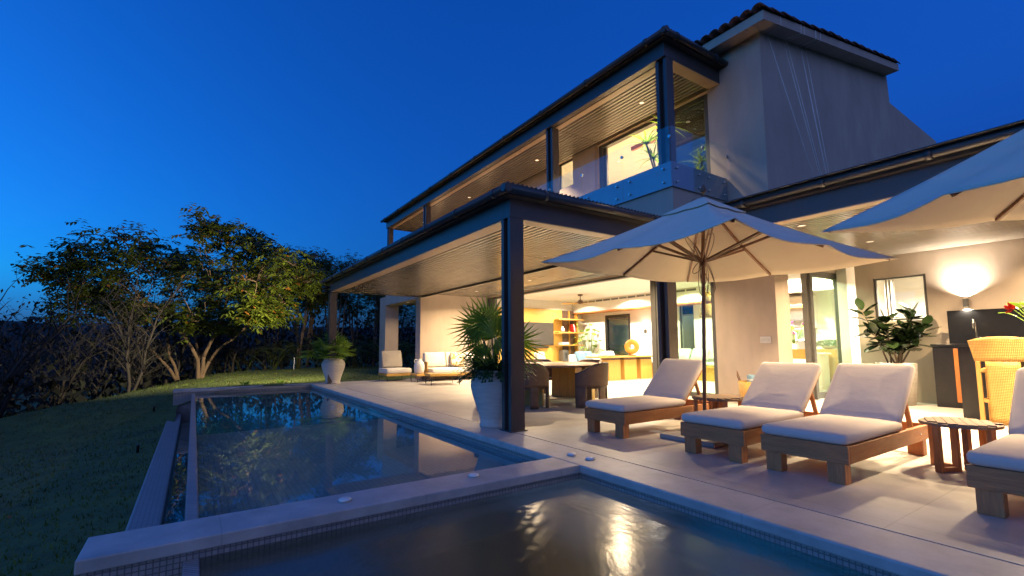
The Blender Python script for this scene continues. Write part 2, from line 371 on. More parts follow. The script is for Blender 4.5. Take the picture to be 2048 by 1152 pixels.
def thing(name, label, cat, loc=(0, 0, 0), rz=0.0, group=None):
    o = bpy.data.objects.new(name, None); col.objects.link(o); o.location = loc; o.rotation_euler = (0, 0, rz); o.empty_display_size = 0.2
    o['label'] = label; o['category'] = cat
    if group: o['group'] = group
    return o

def tag(o, label, cat, group=None):
    o['label'] = label; o['category'] = cat
    if group: o['group'] = group
    return o

def struct(o, kind='structure'):
    o['kind'] = kind; return o

def dup(root, loc, rz=0.0, label=None, scale=None, group=None):
    def cp(o, parent):
        c = o.copy(); col.objects.link(c); c.parent = parent
        for ch in children_of(o): cp(ch, c)
        return c
    r = cp(root, None); r.location = loc; r.rotation_euler = (root.rotation_euler[0], root.rotation_euler[1], rz)
    if label: r['label'] = label
    if group: r['group'] = group
    if scale: r.scale = (scale, scale, scale) if isinstance(scale, (int, float)) else scale
    return r

def lamp(name, kind, energy, color, parent, loc, size=0.15, rot=(0, 0, 0), spot=None, blend=0.5, spread=None):
    l = bpy.data.lights.new(name, kind); l.energy = energy * LAMP; l.color = color
    if kind == 'AREA':
        l.shape = 'DISK'; l.size = size
        if spread: l.spread = R(spread)
    elif kind == 'SPOT': l.spot_size = R(spot or 120); l.spot_blend = blend; l.shadow_soft_size = size
    else: l.shadow_soft_size = size
    o = bpy.data.objects.new(name, l); put(o, parent); o.location = loc; o.rotation_euler = rot
    return o
#@@NEXT@@
# ------------------------------------------------------------------ ground
def smooth(a, b, x):
    t = max(0.0, min(1.0, (x - a) / (b - a))); return t * t * (3 - 2 * t)
EDGE = [(-60, -40), (-6.0, 14.0), (-3.9, 17.0), (-3.2, 18.0), (-2.3, 19.2), (-1.2, 21.0), (-0.6, 22.6), (1.9, 26.3), (5.5, 28.0), (12, 29.5), (80, 36)]
def edge_y(x):
    for (a, b), (c, d) in zip(EDGE, EDGE[1:]):
        if x <= c: return b + (d - b) * (x - a) / (c - a)
    return EDGE[-1][1]
def lawn_z(x, y):
    z = -0.02 - 0.11 * max(0.0, 1.0 - max(x, -9.0))
    z -= 0.48 * smooth(17.5, 13.5, y) * smooth(0.6, -0.3, x)
    d = y - edge_y(x)
    if d > 0: z -= min(2.2, 0.30 * d) * (0.12 + 0.88 * smooth(3.0, -1.0, x))
    z += 0.025 * math.sin(x * 1.7 + 1.3) * math.sin(y * 1.1)
    return z - 0.5 * smooth(40, 200, y) - 0.1
def axis_pts(a, b, dense0, dense1, fine, coarse):
    p = [a]
    while p[-1] < b:
        p.append(p[-1] + (fine if dense0 <= p[-1] < dense1 else coarse))
    return p
xs = [-400, -150, -60] + axis_pts(-30, 30, -8, 12, 0.45, 2.5) + [60, 150, 400]
ys = [-400, -100, -30] + axis_pts(-10, 60, 2, 32, 0.45, 2.5) + [100, 200, 800]
lm = MB(); idx = {}
for i, x in enumerate(xs):
    for j, y in enumerate(ys): idx[i, j] = len(lm.v); lm.v.append((x, y, lawn_z(x, y) + 0.1))
for i in range(len(xs) - 1):
    for j in range(len(ys) - 1):
        cx_, cy_ = (xs[i] + xs[i + 1]) / 2, (ys[j] + ys[j + 1]) / 2
        if -0.2 < cx_ < 13.5 and -4 < cy_ < 15.6: continue
        lm.f.append((idx[i, j], idx[i + 1, j], idx[i + 1, j + 1], idx[i, j + 1])); lm.sm.append(True)
struct(part('lawn', lm, 'lawn'))

g = MB()
g.box(3.486, 11.45, -4.0, 15.99, -0.16, 0.0)
struct(part('terrace', g, 'deck'))
struct(part('interior_floor', MB().box(9.06, 13.8, 4.62, 15.2, -0.05, 0.006), 'floor_in'))

# ------------------------------------------------------------------ pool and spa
pool = thing('swimming_pool', 'long infinity pool with pale stone coping and mosaic tiled walls', 'pool', (1.5, 9.7, 0))
WL = -0.125
c = MB(); c.box(-0.466, 3.03, 3.412, 3.797, -0.075, 0.0)
part('coping', c, 'travertine', pool, True, bevel=0.008, label='stone coping between the long pool and the square spa')
part('coping', MB().box(3.03, 3.478, 0.0, 15.99, -0.075, 0.0), 'travertine', pool, True, bevel=0.012)
part('coping', MB().box(-0.41, 3.03, 15.59, 15.99, -0.075, 0.0), 'travertine', pool, True, bevel=0.01)
b = MB()
b.box(3.05, 3.47, 0.35, 15.98, -1.7, -0.0751); b.box(-0.40, 3.05, 15.61, 15.98, -1.7, -0.0751); b.box(-0.45, 3.05, 3.43, 3.78, -1.7, -0.0751)
part('basin_wall', b, 'mosaic', pool, True)
part('weir_edge', MB().box(0.0, 0.085, 3.78, 15.61, -1.7, -0.118), 'mosaic', pool, True, bevel=0.01)
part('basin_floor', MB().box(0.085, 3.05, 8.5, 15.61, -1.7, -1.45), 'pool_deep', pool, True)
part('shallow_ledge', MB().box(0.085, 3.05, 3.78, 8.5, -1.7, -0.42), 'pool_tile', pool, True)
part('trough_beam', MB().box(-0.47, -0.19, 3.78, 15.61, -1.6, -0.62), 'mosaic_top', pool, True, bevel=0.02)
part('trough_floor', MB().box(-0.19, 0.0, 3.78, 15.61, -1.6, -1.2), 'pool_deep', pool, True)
struct(part('trough_water', MB().box(-0.189, -0.001, 3.79, 15.6, -1.19, -0.84), 'water'))
struct(part('pool_water', MB().box(0.086, 3.049, 3.781, 15.609, -1.449, WL), 'water'))
spa = thing('spa_pool', 'square spa in the foreground lined with small mosaic tiles', 'spa', (1.5, 1.9, 0))
b = MB(); b.box(0.085, 3.05, 0.0, 0.35, -1.2, -0.02)
part('basin_wall', b, 'mosaic', spa, True)
part('weir_edge', MB().box(0.0, 0.085, 0.0, 3.43, -1.2, -0.118), 'mosaic', spa, True, bevel=0.01)
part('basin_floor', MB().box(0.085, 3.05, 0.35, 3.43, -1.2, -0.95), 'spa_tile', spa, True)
struct(part('spa_water', MB().box(0.086, 3.049, 0.351, 3.429, -0.949, WL), 'spa_water'))

# ------------------------------------------------------------------ villa
villa = thing('villa', 'two storey stucco villa with tiled roof, lit rooms and wide openings', 'house', (9.05, 4.6, 0))
def vp(name, mb, mat, **k): return part(name, mb, mat, villa, True, **k)
# portico wall beside the lounge
pw = MB(); pw.box(6.40, 6.95, 18.80, 19.5, -0.3, 3.15); pw.box(6.40, 6.95, 15.2, 15.62, -0.1, 3.15); pw.box(6.40, 6.95, 15.62, 18.80, 2.80, 3.15)
vp('portico_wall', pw, 'stucco')
vp('lounge_wall', MB().box(6.95, 9.25, 15.2, 15.45, -0.1, 3.0), 'stucco')
fw = MB(); fw.box(9.05, 9.25, 4.6, 5.86, -0.1, 3.0); fw.box(9.25, 9.56, 4.6, 4.8, -0.1, 3.0); fw.box(11.95, 12.6, 4.6, 4.8, -0.1, 3.0)
fw.box(9.56, 11.95, 4.6, 4.8, 2.66, 3.0); fw.box(9.05, 9.25, 5.86, 15.2, 2.90, 3.0)
vp('ground_wall', fw, 'stucco')
bw = MB(); X0, X1 = 11.45, 11.65
bw.box(X0, X1, -4.0, 3.02, -0.1, 3.1); bw.box(X0, X1, 3.86, 4.17, -0.1, 3.1); bw.box(X0, X1, 3.02, 3.86, -0.1, 1.56); bw.box(X0, X1, 3.02, 3.86, 2.44, 3.1)
vp('bar_wall', bw, 'stucco')
# bar room behind the window
br = MB(); br.box(11.65, 14.2, 1.4, 1.5, 0, 2.9); br.box(14.1, 14.2, 1.5, 4.6, 0, 2.9); br.box(11.65, 14.1, 4.4, 4.59, 0, 2.9); br.box(11.65, 14.2, 1.4, 4.6, 2.9, 3.0); br.box(11.65, 14.1, 1.5, 4.4, -0.1, 0.0)
vp('pantry_wall', br, 'stucco_in')
# interior shell
iw = MB(); xb = 13.8
iw.box(xb, 14.0, 13.85, 15.2, -0.1, 3.0); iw.box(xb, 14.0, 10.3, 12.5, -0.1, 3.0); iw.box(xb, 14.0, 4.8, 9.72, -0.1, 3.0); iw.box(xb, 14.0, 12.5, 13.85, 2.34, 3.0)
iw.box(xb, 14.0, 9.72, 10.3, 2.52, 3.0); iw.box(xb, 14.0, 9.72, 10.3, -0.1, 0.92); iw.box(9.25, 14.0, 15.2, 15.4, -0.1, 3.0); iw.box(12.6, 14.0, 4.6, 4.8, -0.1, 3.0)
vp('interior_wall', iw, 'stucco_in')
vp('interior_ceiling', MB().box(9.25, 14.0, 4.8, 15.2, 2.97, 3.1), 'ceiling_white')
vp('bulkhead', MB().box(13.25, 13.8, 4.8, 15.2, 2.50, 2.97), 'stucco_in')
vp('bulkhead_trim', MB().box(13.21, 13.8, 9.0, 15.2, 2.45, 2.499), 'orangewood')
gr = MB(); y = 9.2
while y < 14.8: gr.box(13.235, 13.249, y, y + 0.36, 2.86, 2.925); y += 0.42
vp('air_grille', gr, 'frame')
# soffit under the balcony with slotted strip
s = MB(); x = 6.52
while x < 8.95: s.box(x, x + 0.042, 5.4, 15.2, 2.935, 2.955); x += 0.052
vp('soffit', s, 'slat'); vp('soffit_backing', MB().box(6.50, 9.05, 5.3, 15.2, 2.96, 3.0), 'slatgap')
s = MB(); y = 6.2
while y < 15: s.box(8.45, 8.70, y, y + 0.05, 2.926, 2.934); y += 0.09
vp('soffit_grille', s, 'frame')
# balcony slab and upper walls
vp('balcony_slab', MB().box(6.90, 8.57, 5.18, 20.3, 3.001, 3.99), 'stucco')
uw = MB(); a0, a1 = 8.57, 8.77
uw.box(a0, a1, 4.62, 5.50, 3.101, 6.95); uw.box(a0, a1, 5.50, 8.70, 6.33, 6.95); uw.box(a0, a1, 8.70, 9.70, 3.101, 6.95); uw.box(a0, a1, 9.70, 10.46, 6.44, 6.95)
uw.box(a0, a1, 9.70, 10.46, 3.101, 5.60); uw.box(a0, a1, 10.46, 20.2, 3.101, 6.95); uw.box(a0, a1, 5.50, 8.70, 3.101, 3.99)
vp('upper_wall', uw, 'stucco')
ew = MB(); ew.prism([(8.57, 3.101), (18.6, 3.101), (18.6, 7.28), (14.98, 7.46), (14.9, 8.20), (8.57, 7.01)], 4.375, 4.6199, lambda a, b, c: (a, c, b))
vp('end_wall', ew, 'stucco')
ui = MB(); ui.box(12.5, 12.6, 4.7, 11.6, 4.0, 6.9); ui.box(8.78, 12.5, 4.63, 4.74, 4.0, 6.9); ui.box(8.78, 12.5, 11.5, 11.6, 4.0, 6.9); ui.box(8.78, 12.6, 4.7, 11.6, 6.6, 6.7); ui.box(8.78, 12.6, 4.7, 11.6, 3.85, 4.0)
vp('bedroom_wall', ui, 'stucco_in')
# roof: sloping slab, fascia, barrel tiles
sl = (8.337 - 7.08) / (14.85 - 8.18)
def rz_(x): return 7.08 + sl * (x - 8.18)
rb = MB(); rb.prism([(8.18, 6.905), (14.85, rz_(14.85) - 0.175), (14.85, rz_(14.85)), (8.18, 7.08)], 4.09, 20.6, lambda a, b, c: (a, c, b))
roof = vp('roof', rb, 'stucco')
tl = MB(); yy = 4.14
def halfpipe(mb, x0, x1, y0, z0, z1, r0, r1, n=7):
    vs = []
    for (x, z, r) in ((x0, z0, r0), (x1, z1, r1)):
        for k in range(n): t = PI * k / (n - 1); vs.append((x, y0 + r * math.cos(t), z + r * math.sin(t) * 0.85))
        for k in range(n - 1, -1, -1): t = PI * k / (n - 1); vs.append((x, y0 + (r - 0.018) * math.cos(t), z + (r - 0.018) * math.sin(t) * 0.85))
    m = 2 * n
    mb.add(vs, [(k, (k + 1) % m, m + (k + 1) % m, m + k) for k in range(m)] + [tuple(range(m))[::-1], tuple(range(m, 2 * m))], True)
rng = random.Random(4)
while yy < 20.6:
    x = 8.06
    while x < 14.8:
        halfpipe(tl, x, x + 0.46, yy + rng.uniform(-.012, .012), rz_(x) + 0.035 + rng.uniform(-.008, .008), rz_(x + 0.46) + 0.005, 0.108, 0.09); x += 0.40
    yy += 0.21
part('roof_tile', tl, 'terracotta', roof, True)

def window(parent, rect, plane, at, mat_glass, fw_=0.06, fd=0.07, mull=(), name='window', fmat='frame'):
    """framed pane; plane 'X' spans y,z at x=at, plane 'Y' spans x,z at y=at"""
    a0, a1, z0, z1 = rect; m = MB()
    def bx(p0, p1, q0, q1, d0, d1):
        m.box(d0, d1, p0, p1, q0, q1) if plane == 'X' else m.box(p0, p1, d0, d1, q0, q1)
    d0, d1 = at - fd / 2, at + fd / 2
    bx(a0, a0 + fw_, z0, z1, d0, d1); bx(a1 - fw_, a1, z0, z1, d0, d1); bx(a0 + fw_, a1 - fw_, z0, z0 + fw_, d0, d1); bx(a0 + fw_, a1 - fw_, z1 - fw_, z1, d0, d1)
    for q in mull: bx(q - fw_ / 2, q + fw_ / 2, z0 + fw_, z1 - fw_, d0, d1)
    o = part(name, m, fmat, parent, True, bevel=0.004)
    g_ = MB(); t = 0.006
    if plane == 'X': g_.box(at - t, at + t, a0 + fw_, a1 - fw_, z0 + fw_, z1 - fw_)
    else: g_.box(a0 + fw_, a1 - fw_, at - t, at + t, z0 + fw_, z1 - fw_)
    part('pane', g_, mat_glass, o, True)
    return o
window(villa, (5.87, 7.40, 0.008, 2.90), 'X', 9.12, 'glassgreen', 0.085, 0.10, name='fixed_window')
dj = MB(); dj.box(9.07, 9.22, 7.42, 7.56, 0.006, 2.90); dj.box(9.05, 9.22, 7.56, 15.19, 2.84, 2.899)
vp('door_frame', dj, 'frame', bevel=0.004)
dj = MB(); dj.box(9.07, 9.22, 14.75, 15.19, 0.008, 2.838)
vp('sliding_door', dj, 'frame', bevel=0.004)
# kitchen sliding door: stacked leaves at left, glazed leaf at right
window(villa, (10.50, 11.93, 0.008, 2.66), 'Y', 4.68, 'glassgreen', 0.13, 0.09, name='sliding_door')
kd = MB(); kd.box(10.42, 10.499, 4.585, 4.66, 0.008, 2.66); kd.box(10.36, 10.419, 4.63, 4.74, 0.008, 2.66)
vp('sliding_door', kd, 'frame', bevel=0.004)
window(villa, (3.03, 3.85, 1.57, 2.43), 'X', 11.50, 'glass', 0.035, 0.06)
window(villa, (5.52, 6.85, 4.0, 6.32), 'X', 8.66, 'darkglass', 0.10, 0.08, name='balcony_door')
dd = MB(); dd.box(8.60, 8.74, 8.56, 8.69, 4.0, 6.32); dd.box(8.60, 8.74, 6.86, 8.56, 6.24, 6.32); dd.box(8.64, 8.70, 8.47, 8.555, 4.0, 6.235)
vp('balcony_door', dd, 'frame', bevel=0.004)
vp('door_trim', MB().box(8.54, 8.568, 5.45, 8.80, 6.331, 6.39).box(8.54, 8.568, 8.70, 8.80, 4.0, 6.33), 'trim')
window(villa, (9.71, 10.45, 5.61, 6.43), 'X', 8.74, 'glass', 0.05, 0.05)
window(villa, (12.51, 13.84, 0.008, 2.33), 'X', 13.86, 'glassgreen', 0.11, 0.10, name='garden_door', fmat='blackmetal')
window(villa, (9.73, 10.29, 0.93, 2.51), 'X', 13.86, 'glass', 0.03, 0.06)
vp('curtain_rail', MB().bar((9.2, 5.8, 6.18), (9.2, 8.1, 6.18), 0.08, 0.10), 'orangewood')
# drain outlet below the balcony glass
d = MB(); d.tube([(7.52, 5.19, 3.68), (7.52, 5.02, 3.66), (7.52, 4.92, 3.62)], [0.10, 0.115, 0.12], 14)
vp('rain_spout', d, 'stucco')

# ------------------------------------------------------------------ pergolas
def ipost(name, parent, x0, x1, y0, y1, z0, z1):
    """dark steel post: web with a channel open to the pool side"""
    m = MB(); fy = (y1 - y0) * 0.28
    m.box(x0, x1, y0, y0 + fy, z0, z1); m.box(x0 + 0.10, x1, y0 + fy, y1 - fy, z0, z1); m.box(x0, x1, y1 - fy, y1, z0, z1)
    p_ = part(name, m, 'bronze', parent, True, bevel=0.004)
    if z0 < 0.1: part('base_plate', MB().box(x0 - 0.025, x1 + 0.025, y0 - 0.025, y1 + 0.025, 0.0005, 0.012), 'roofmetal', p_, True, bevel=0.002)
    return p_
def slat_ceiling(parent, x0, x1, y0, y1, z, joints, pitch=0.105, wd=0.062):
    m = MB(); ys_ = [y0] + joints + [y1]; x = x0
    while x + wd <= x1 + 1e-6:
        for a, b_ in zip(ys_, ys_[1:]): m.box(x, x + wd, a + 0.012, b_ - 0.012, z, z + 0.026)
        x += pitch
    part('slat_ceiling', m, 'slat', parent, True)
    part('ceiling_backing', MB().box(x0, x1, y0, y1, z + 0.027, z + 0.05), 'slatgap', parent, True)
def gutter(parent, p, q, r, step, out):
    """round gutter with strap brackets between p and q"""
    m = MB(); m.tube([p, q], r, 14)
    g_ = part('gutter', m, 'roofmetal', parent, True)
    P, Q = Vector(p), Vector(q); L = (Q - P).length; n = max(1, int(L / step))
    for i in range(n + 1):
        k = MB()
        c_ = P.lerp(Q, (i + 0.3) / (n + 0.6)); d = (Q - P).normalized()
        k.tube([c_ - d * 0.03, c_ + d * 0.03], r + 0.014, 14)
        k.bar(c_ + Vector((0, 0, r * 0.6)), c_ + Vector((out[0] * 0.16, out[1] * 0.16, r * 0.9)), 0.05, 0.02)
        part('bracket', k, 'roofmetal', g_, True)

lp = thing('terrace_pergola', 'long dark metal pergola with slatted ceiling over the lounge and dining terrace', 'pergola', (3.443, 5.177, 0))
ipost('post', lp, 3.443, 3.663, 5.177, 5.40, 0, 2.838); ipost('post', lp, 3.443, 3.663, 15.28, 15.50, 0, 2.838); ipost('post', lp, 6.655, 6.895, 5.177, 5.40, 0, 2.838)
bm = MB(); bm.box(3.443, 6.90, 5.177, 5.33, 2.84, 3.10)
part('beam', bm, 'bronze', lp, True, bevel=0.003)
part('beam', MB().box(3.443, 3.60, 5.332, 15.35, 2.84, 3.10), 'bronze', lp, True, bevel=0.003)
part('beam', MB().box(3.443, 6.42, 15.352, 15.50, 2.84, 3.10), 'bronze', lp, True, bevel=0.003)
part('beam', MB().box(6.425, 6.498, 5.332, 15.35, 2.80, 3.10), 'bronze', lp, True, bevel=0.003)
part('trim', MB().box(3.452, 3.70, 5.42, 15.26, 2.828, 2.8385).box(3.69, 6.40, 5.184, 5.40, 2.828, 2.8385), 'trim', lp, True)
slat_ceiling(lp, 3.70, 6.42, 5.42, 15.34, 2.852, [7.35, 9.6, 12.0])
rf = MB(); rf.box(3.27, 6.86, 4.99, 15.70, 3.205, 3.225)
r_ = part('roof', rf, 'roofmetal', lp, True)
k = MB(); x = 3.30
while x < 6.85: k.tube([(x, 4.985, 3.232), (x, 15.70, 3.232)], 0.012, 6); x += 0.075
part('roof_rib', k, 'roofmetal', r_, True)
part('fascia', MB().box(3.33, 6.86, 5.06, 15.62, 3.101, 3.204), 'roofmetal', lp, True)
gutter(lp, (3.275, 4.95, 3.155), (3.275, 15.72, 3.155), 0.055, 1.15, (1, 0)); gutter(lp, (3.22, 5.005, 3.155), (6.86, 5.005, 3.155), 0.055, 40, (0, 1))

up = thing('balcony_canopy', 'dark metal canopy with slatted ceiling above the upstairs balcony', 'canopy', (6.85, 5.22, 3.99))
for y in (5.22, 8.53, 16.0, 20.0): ipost('post', up, 6.90, 7.10, y, y + 0.24, 3.992, 6.355)
part('beam', MB().box(6.85, 7.01, 5.215, 20.25, 6.357, 6.64), 'bronze', up, True, bevel=0.003)
part('beam', MB().box(7.012, 8.566, 5.215, 5.36, 6.357, 6.64), 'bronze', up, True, bevel=0.003)
part('beam', MB().box(7.012, 8.566, 20.1, 20.25, 6.357, 6.64), 'bronze', up, True, bevel=0.003)
part('trim', MB().box(7.0, 7.14, 5.48, 20.0, 6.345, 6.3555).box(7.12, 8.56, 5.222, 5.46, 6.345, 6.3555), 'trim', up, True)
slat_ceiling(up, 7.14, 8.56, 5.47, 20.08, 6.37, [8.6, 12.3, 16.1])
r_ = part('roof', MB().box(6.70, 8.56, 5.05, 20.40, 6.735, 6.755), 'roofmetal', up, True)
part('fascia', MB().box(6.75, 8.56, 5.11, 20.34, 6.641, 6.734), 'roofmetal', up, True)
k = MB(); x = 6.72
while x < 8.56: k.tube([(x, 5.045, 6.762), (x, 20.4, 6.762)], 0.012, 6); x += 0.075
part('roof_rib', k, 'roofmetal', r_, True)
gutter(up, (6.69, 5.0, 6.69), (6.69, 20.42, 6.69), 0.055, 1.6, (1, 0)); gutter(up, (6.64, 5.06, 6.69), (8.56, 5.06, 6.69), 0.055, 40, (0, 1))

rp = thing('bar_pergola', 'dark beamed pergola roof over the bar terrace in front of the upper end wall', 'pergola', (6.77, 0, 2.84))
part('beam', MB().box(6.77, 6.92, -4.0, 5.174, 2.84, 3.10), 'bronze', rp, True, bevel=0.003)
part('trim', MB().box(6.775, 6.98, -4.0, 5.16, 2.828, 2.8385), 'trim', rp, True)
slat_ceiling(rp, 6.99, 11.44, -4.0, 4.36, 2.85, [0.5])
r_ = part('roof', MB().box(6.60, 11.6, -4.0, 4.37, 3.24, 3.26), 'roofmetal', rp, True)
part('fascia', MB().box(6.68, 11.6, -4.0, 4.37, 3.101, 3.239).box(6.68, 6.88, 4.371, 5.10, 3.101, 3.239), 'roofmetal', rp, True)
part('canopy_soffit', MB().box(6.99, 9.05, 4.361, 5.30, 2.86, 3.0), 'slat', rp, True)
gutter(rp, (6.60, -4.0, 3.17), (6.60, 5.12, 3.17), 0.05, 1.12, (1, 0))
# flat flashing strip over the gutter
part('flashing', MB().box(6.50, 6.66, -4.0, 5.12, 3.225, 3.238), 'roofmetal', rp, True)

# ------------------------------------------------------------------ glass balustrade
gb = thing('glass_balustrade', 'frameless glass balustrade bolted along the balcony edge', 'railing', (6.85, 5.15, 3.9))
def gpanel(x0, x1, y0, y1):
    p_ = part('glass_panel', MB().box(x0, x1, y0, y1, 3.90, 5.0), 'glass', gb, True)
    def bolt(p, q, r): part('bolt', MB().tube([p, q], r, 10), 'steel', p_, True)
    if y1 - y0 > 0.1:
        for y in (y0 + 0.16, y1 - 0.16):
            for z in (4.0, 4.25): bolt((x0 - 0.022, y, z), (x1 + 0.02, y, z), 0.019)
        part('clip', MB().tube([(x0 - 0.01, y0, 4.80), (x1 + 0.01, y0, 4.80)], 0.03, 10), 'steel', p_, True)
    else:
        for x in (x0 + 0.14, x1 - 0.14):
            for z in (4.0, 4.25): bolt((x, y0 - 0.022, z), (x, y1 + 0.02, z), 0.019)
        part('clip', MB().tube([(x1, y0 - 0.01, 4.80), (x1, y1 + 0.01, 4.80)], 0.03, 10), 'steel', p_, True)
yj = [5.15, 6.276, 7.444, 8.572, 9.70, 10.83, 11.96, 13.1, 14.2, 15.3, 16.4, 17.5, 18.6, 19.7]
for a, b_ in zip(yj, yj[1:]): gpanel(6.830, 6.842, a + 0.008, b_ - 0.008)
gpanel(6.842, 7.77, 5.128, 5.140); gpanel(7.786, 8.55, 5.128, 5.140)
part('edge_fascia', MB().box(6.862, 6.898, 5.16, 20.3, 3.905, 4.36).box(6.900, 8.56, 5.152, 5.178, 3.905, 4.36), 'skirt', gb, True)
# streaks of light on the end wall and eave, built as thin pale tubes
for (xt, xb, zb, xf, lab) in ((8.857, 10.392, 4.481, 8.80, 'leftmost of the five light streaks on the upper end wall, built as pale tubes'), (9.452, 10.684, 4.54, 9.585, 'second from the left of the light streaks on the end wall, built as pale tubes'),
        (9.592, 10.755, 4.576, 9.71, 'middle one of the five light streaks on the end wall, built as pale tubes'), (10.155, 10.969, 4.653, 10.20, 'thickest light streak on the end wall, built as a pale tube, fourth from the left'), (10.376, 11.091, 4.70, 10.42, 'rightmost of the light streaks on the upper end wall, built as pale tubes')):
    zt = rz_(xt) - 0.181; k_ = (zt - 3.27) / (zt - zb); o = thing('light_streak', lab, 'cord', (xt, 4.37, zt), 0, 'light streaks on the end wall, built as pale tubes'); rr = 0.013 if 'thickest' in lab else 0.0085  # category 'cord' stands for streaks of light here
    part('wall_light_streak', MB().tube([(xt + (xb - xt) * k_, 4.372, 3.27), (xt, 4.372, zt)], rr, 6), 'cord', o, True)  # material 'cord' is the pale light streak colour
    part('eave_light_streak', MB().tube([(xt, 4.37, zt), (xf, 4.088, rz_(xf) - 0.178), (xf, 4.086, rz_(xf))], rr, 6), 'cord', o, True)  # material 'cord' is the pale light streak colour

# ------------------------------------------------------------------ loungers
def cushion(mb, L, W, T, o=(0, 0, 0), rot=None, puff=0.012, n=10):
    """soft rectangular pad, x from 0..L, y centred, rounded edges and slightly crowned top"""
    rot = rot or Matrix.Identity(3); o = Vector(o); rng = random.Random(int(L * 1000 + W * 77) + len(bpy.data.meshes))
    def ring(u0, u1, v0, v1, z): return None
    rows = []
    prof = [(0.030, 0.0), (0.006, 0.012), (0.0, 0.035), (0.0, T - 0.030), (0.008, T - 0.010), (0.030, T)]
    def rr(ins):
        pts = []; r = 0.045; x0, x1, y0, y1 = ins, L - ins, -W / 2 + ins, W / 2 - ins
        for cx_, cy_, a0 in ((x1 - r, y1 - r, 0), (x0 + r, y1 - r, 90), (x0 + r, y0 + r, 180), (x1 - r, y0 + r, 270)):
            for k in range(4): t = R(a0 + 30 * k); pts.append((cx_ + r * math.cos(t), cy_ + r * math.sin(t)))
        return pts
    for ins, z in prof: rows.append([(x, y, z + (rng.uniform(-.004, .004) if z > 0.03 else 0)) for x, y in rr(ins)])
    for q in (0.12, 0.22, 0.30):
        rows.append([(x, y, T + puff * min(1, q * 3.0) + rng.uniform(-.002, .002)) for x, y in rr(q * min(L, W))])
    vs = [o + rot @ Vector(p) for r in rows for p in r]; m = len(rows[0]); fs = []
    for i in range(len(rows) - 1):
        for k in range(m): fs.append((i * m + k, i * m + (k + 1) % m, (i + 1) * m + (k + 1) % m, (i + 1) * m + k))
    fs.append(tuple(range(m))[::-1]); fs.append(tuple((len(rows) - 1) * m + k for k in range(m)))
    return mb.add(vs, fs, True)

def lounger(label, y, ang=44):
    t = thing('sun_lounger', label, 'sun lounger', (4.28, y, 0), 0, 'sun loungers in a row beside the spa')
    W, L = 0.69, 1.93
    part('front_board', MB().box(0, 0.035, -W / 2, W / 2, 0.162, 0.305), 'teak_y', t, bevel=0.004)
    for sg in (-1, 1):
        y0, y1 = sorted((sg * W / 2, sg * (W / 2 - 0.032)))
        part('side_rail', MB().box(0.036, L - 0.036, y0, y1, 0.165, 0.300), 'teak', t, bevel=0.004)
    part('rear_board', MB().box(L - 0.035, L, -W / 2, W / 2, 0.162, 0.300), 'teak_y', t, bevel=0.004)
    s = MB(); x = 0.06
    while x < 1.15: s.box(x, x + 0.06, -W / 2 + 0.033, W / 2 - 0.033, 0.285, 0.304); x += 0.075
    part('slat_deck', s, 'teak_y', t)
    for (x, sg) in ((0.012, -1), (0.012, 1), (L - 0.17, -1), (L - 0.17, 1)):
        y0, y1 = sorted((sg * (W / 2 - 0.034), sg * (W / 2 - 0.165)))
        part('leg', MB().box(x, x + 0.105, y0, y1, 0.0, 0.2), 'teak_z', t, bevel=0.005)
    part('seat_cushion', cushion(MB(), 1.21, W - 0.005, 0.088, (-0.012, 0, 0.306), puff=0.014), 'cushion', t)
    a = R(ang); rot = Matrix.Rotation(-a, 3, 'Y'); base = Vector((1.165, 0, 0.318))
    part('back_cushion', cushion(MB(), 0.74, W - 0.01, 0.088, base + rot @ Vector((0.0, 0, 0.022)), rot), 'cushion', t)
    for sg in (-1, 1):
        f = MB(); yb = sg * (W / 2 - 0.055)
        f.bar(base + Vector((0, yb, 0)), base + rot @ Vector((0.70, 0, 0)) + Vector((0, yb, 0)), 0.034, 0.042, (0, 1, 0))
        part('back_rail', f, 'teak', t, bevel=0.003)
        top = base + rot @ Vector((0.46, 0, -0.02)); f = MB().bar(top + Vector((0, yb - sg * 0.036, 0)), (1.66, yb - sg * 0.036, 0.27), 0.028, 0.04, (0, 1, 0))
        part('back_strut', f, 'teak', t, bevel=0.003)
        part('bolt', MB().tube([(1.60, sg * (W / 2 - 0.002), 0.235), (1.60, sg * (W / 2 + 0.004), 0.235)], 0.011, 10), 'steel', t)
    f = MB()
    for k in range(5):
        c_ = base + rot @ Vector((0.06 + k * 0.145, 0, 0.012)); f.obox(c_, (0.06, W - 0.15, 0.016), rot)
    part('back_slats', f, 'teak_y', t)
    part('notch_rail', MB().box(1.45, L - 0.036, -0.30, -0.27, 0.255, 0.285).box(1.45, L - 0.036, 0.27, 0.30, 0.255, 0.285), 'teak', t)
    return t
lounger('teak sun lounger farthest back, directly behind the umbrella pole', 4.357, 45)
lounger('teak sun lounger just in front of the umbrella pole, second from the house opening', 2.885, 43)
lounger('teak sun lounger with wrinkled back cushion, left of the slatted oval table', 2.035)
lounger('teak sun lounger cut off by the right edge, nearest the camera', 0.665)

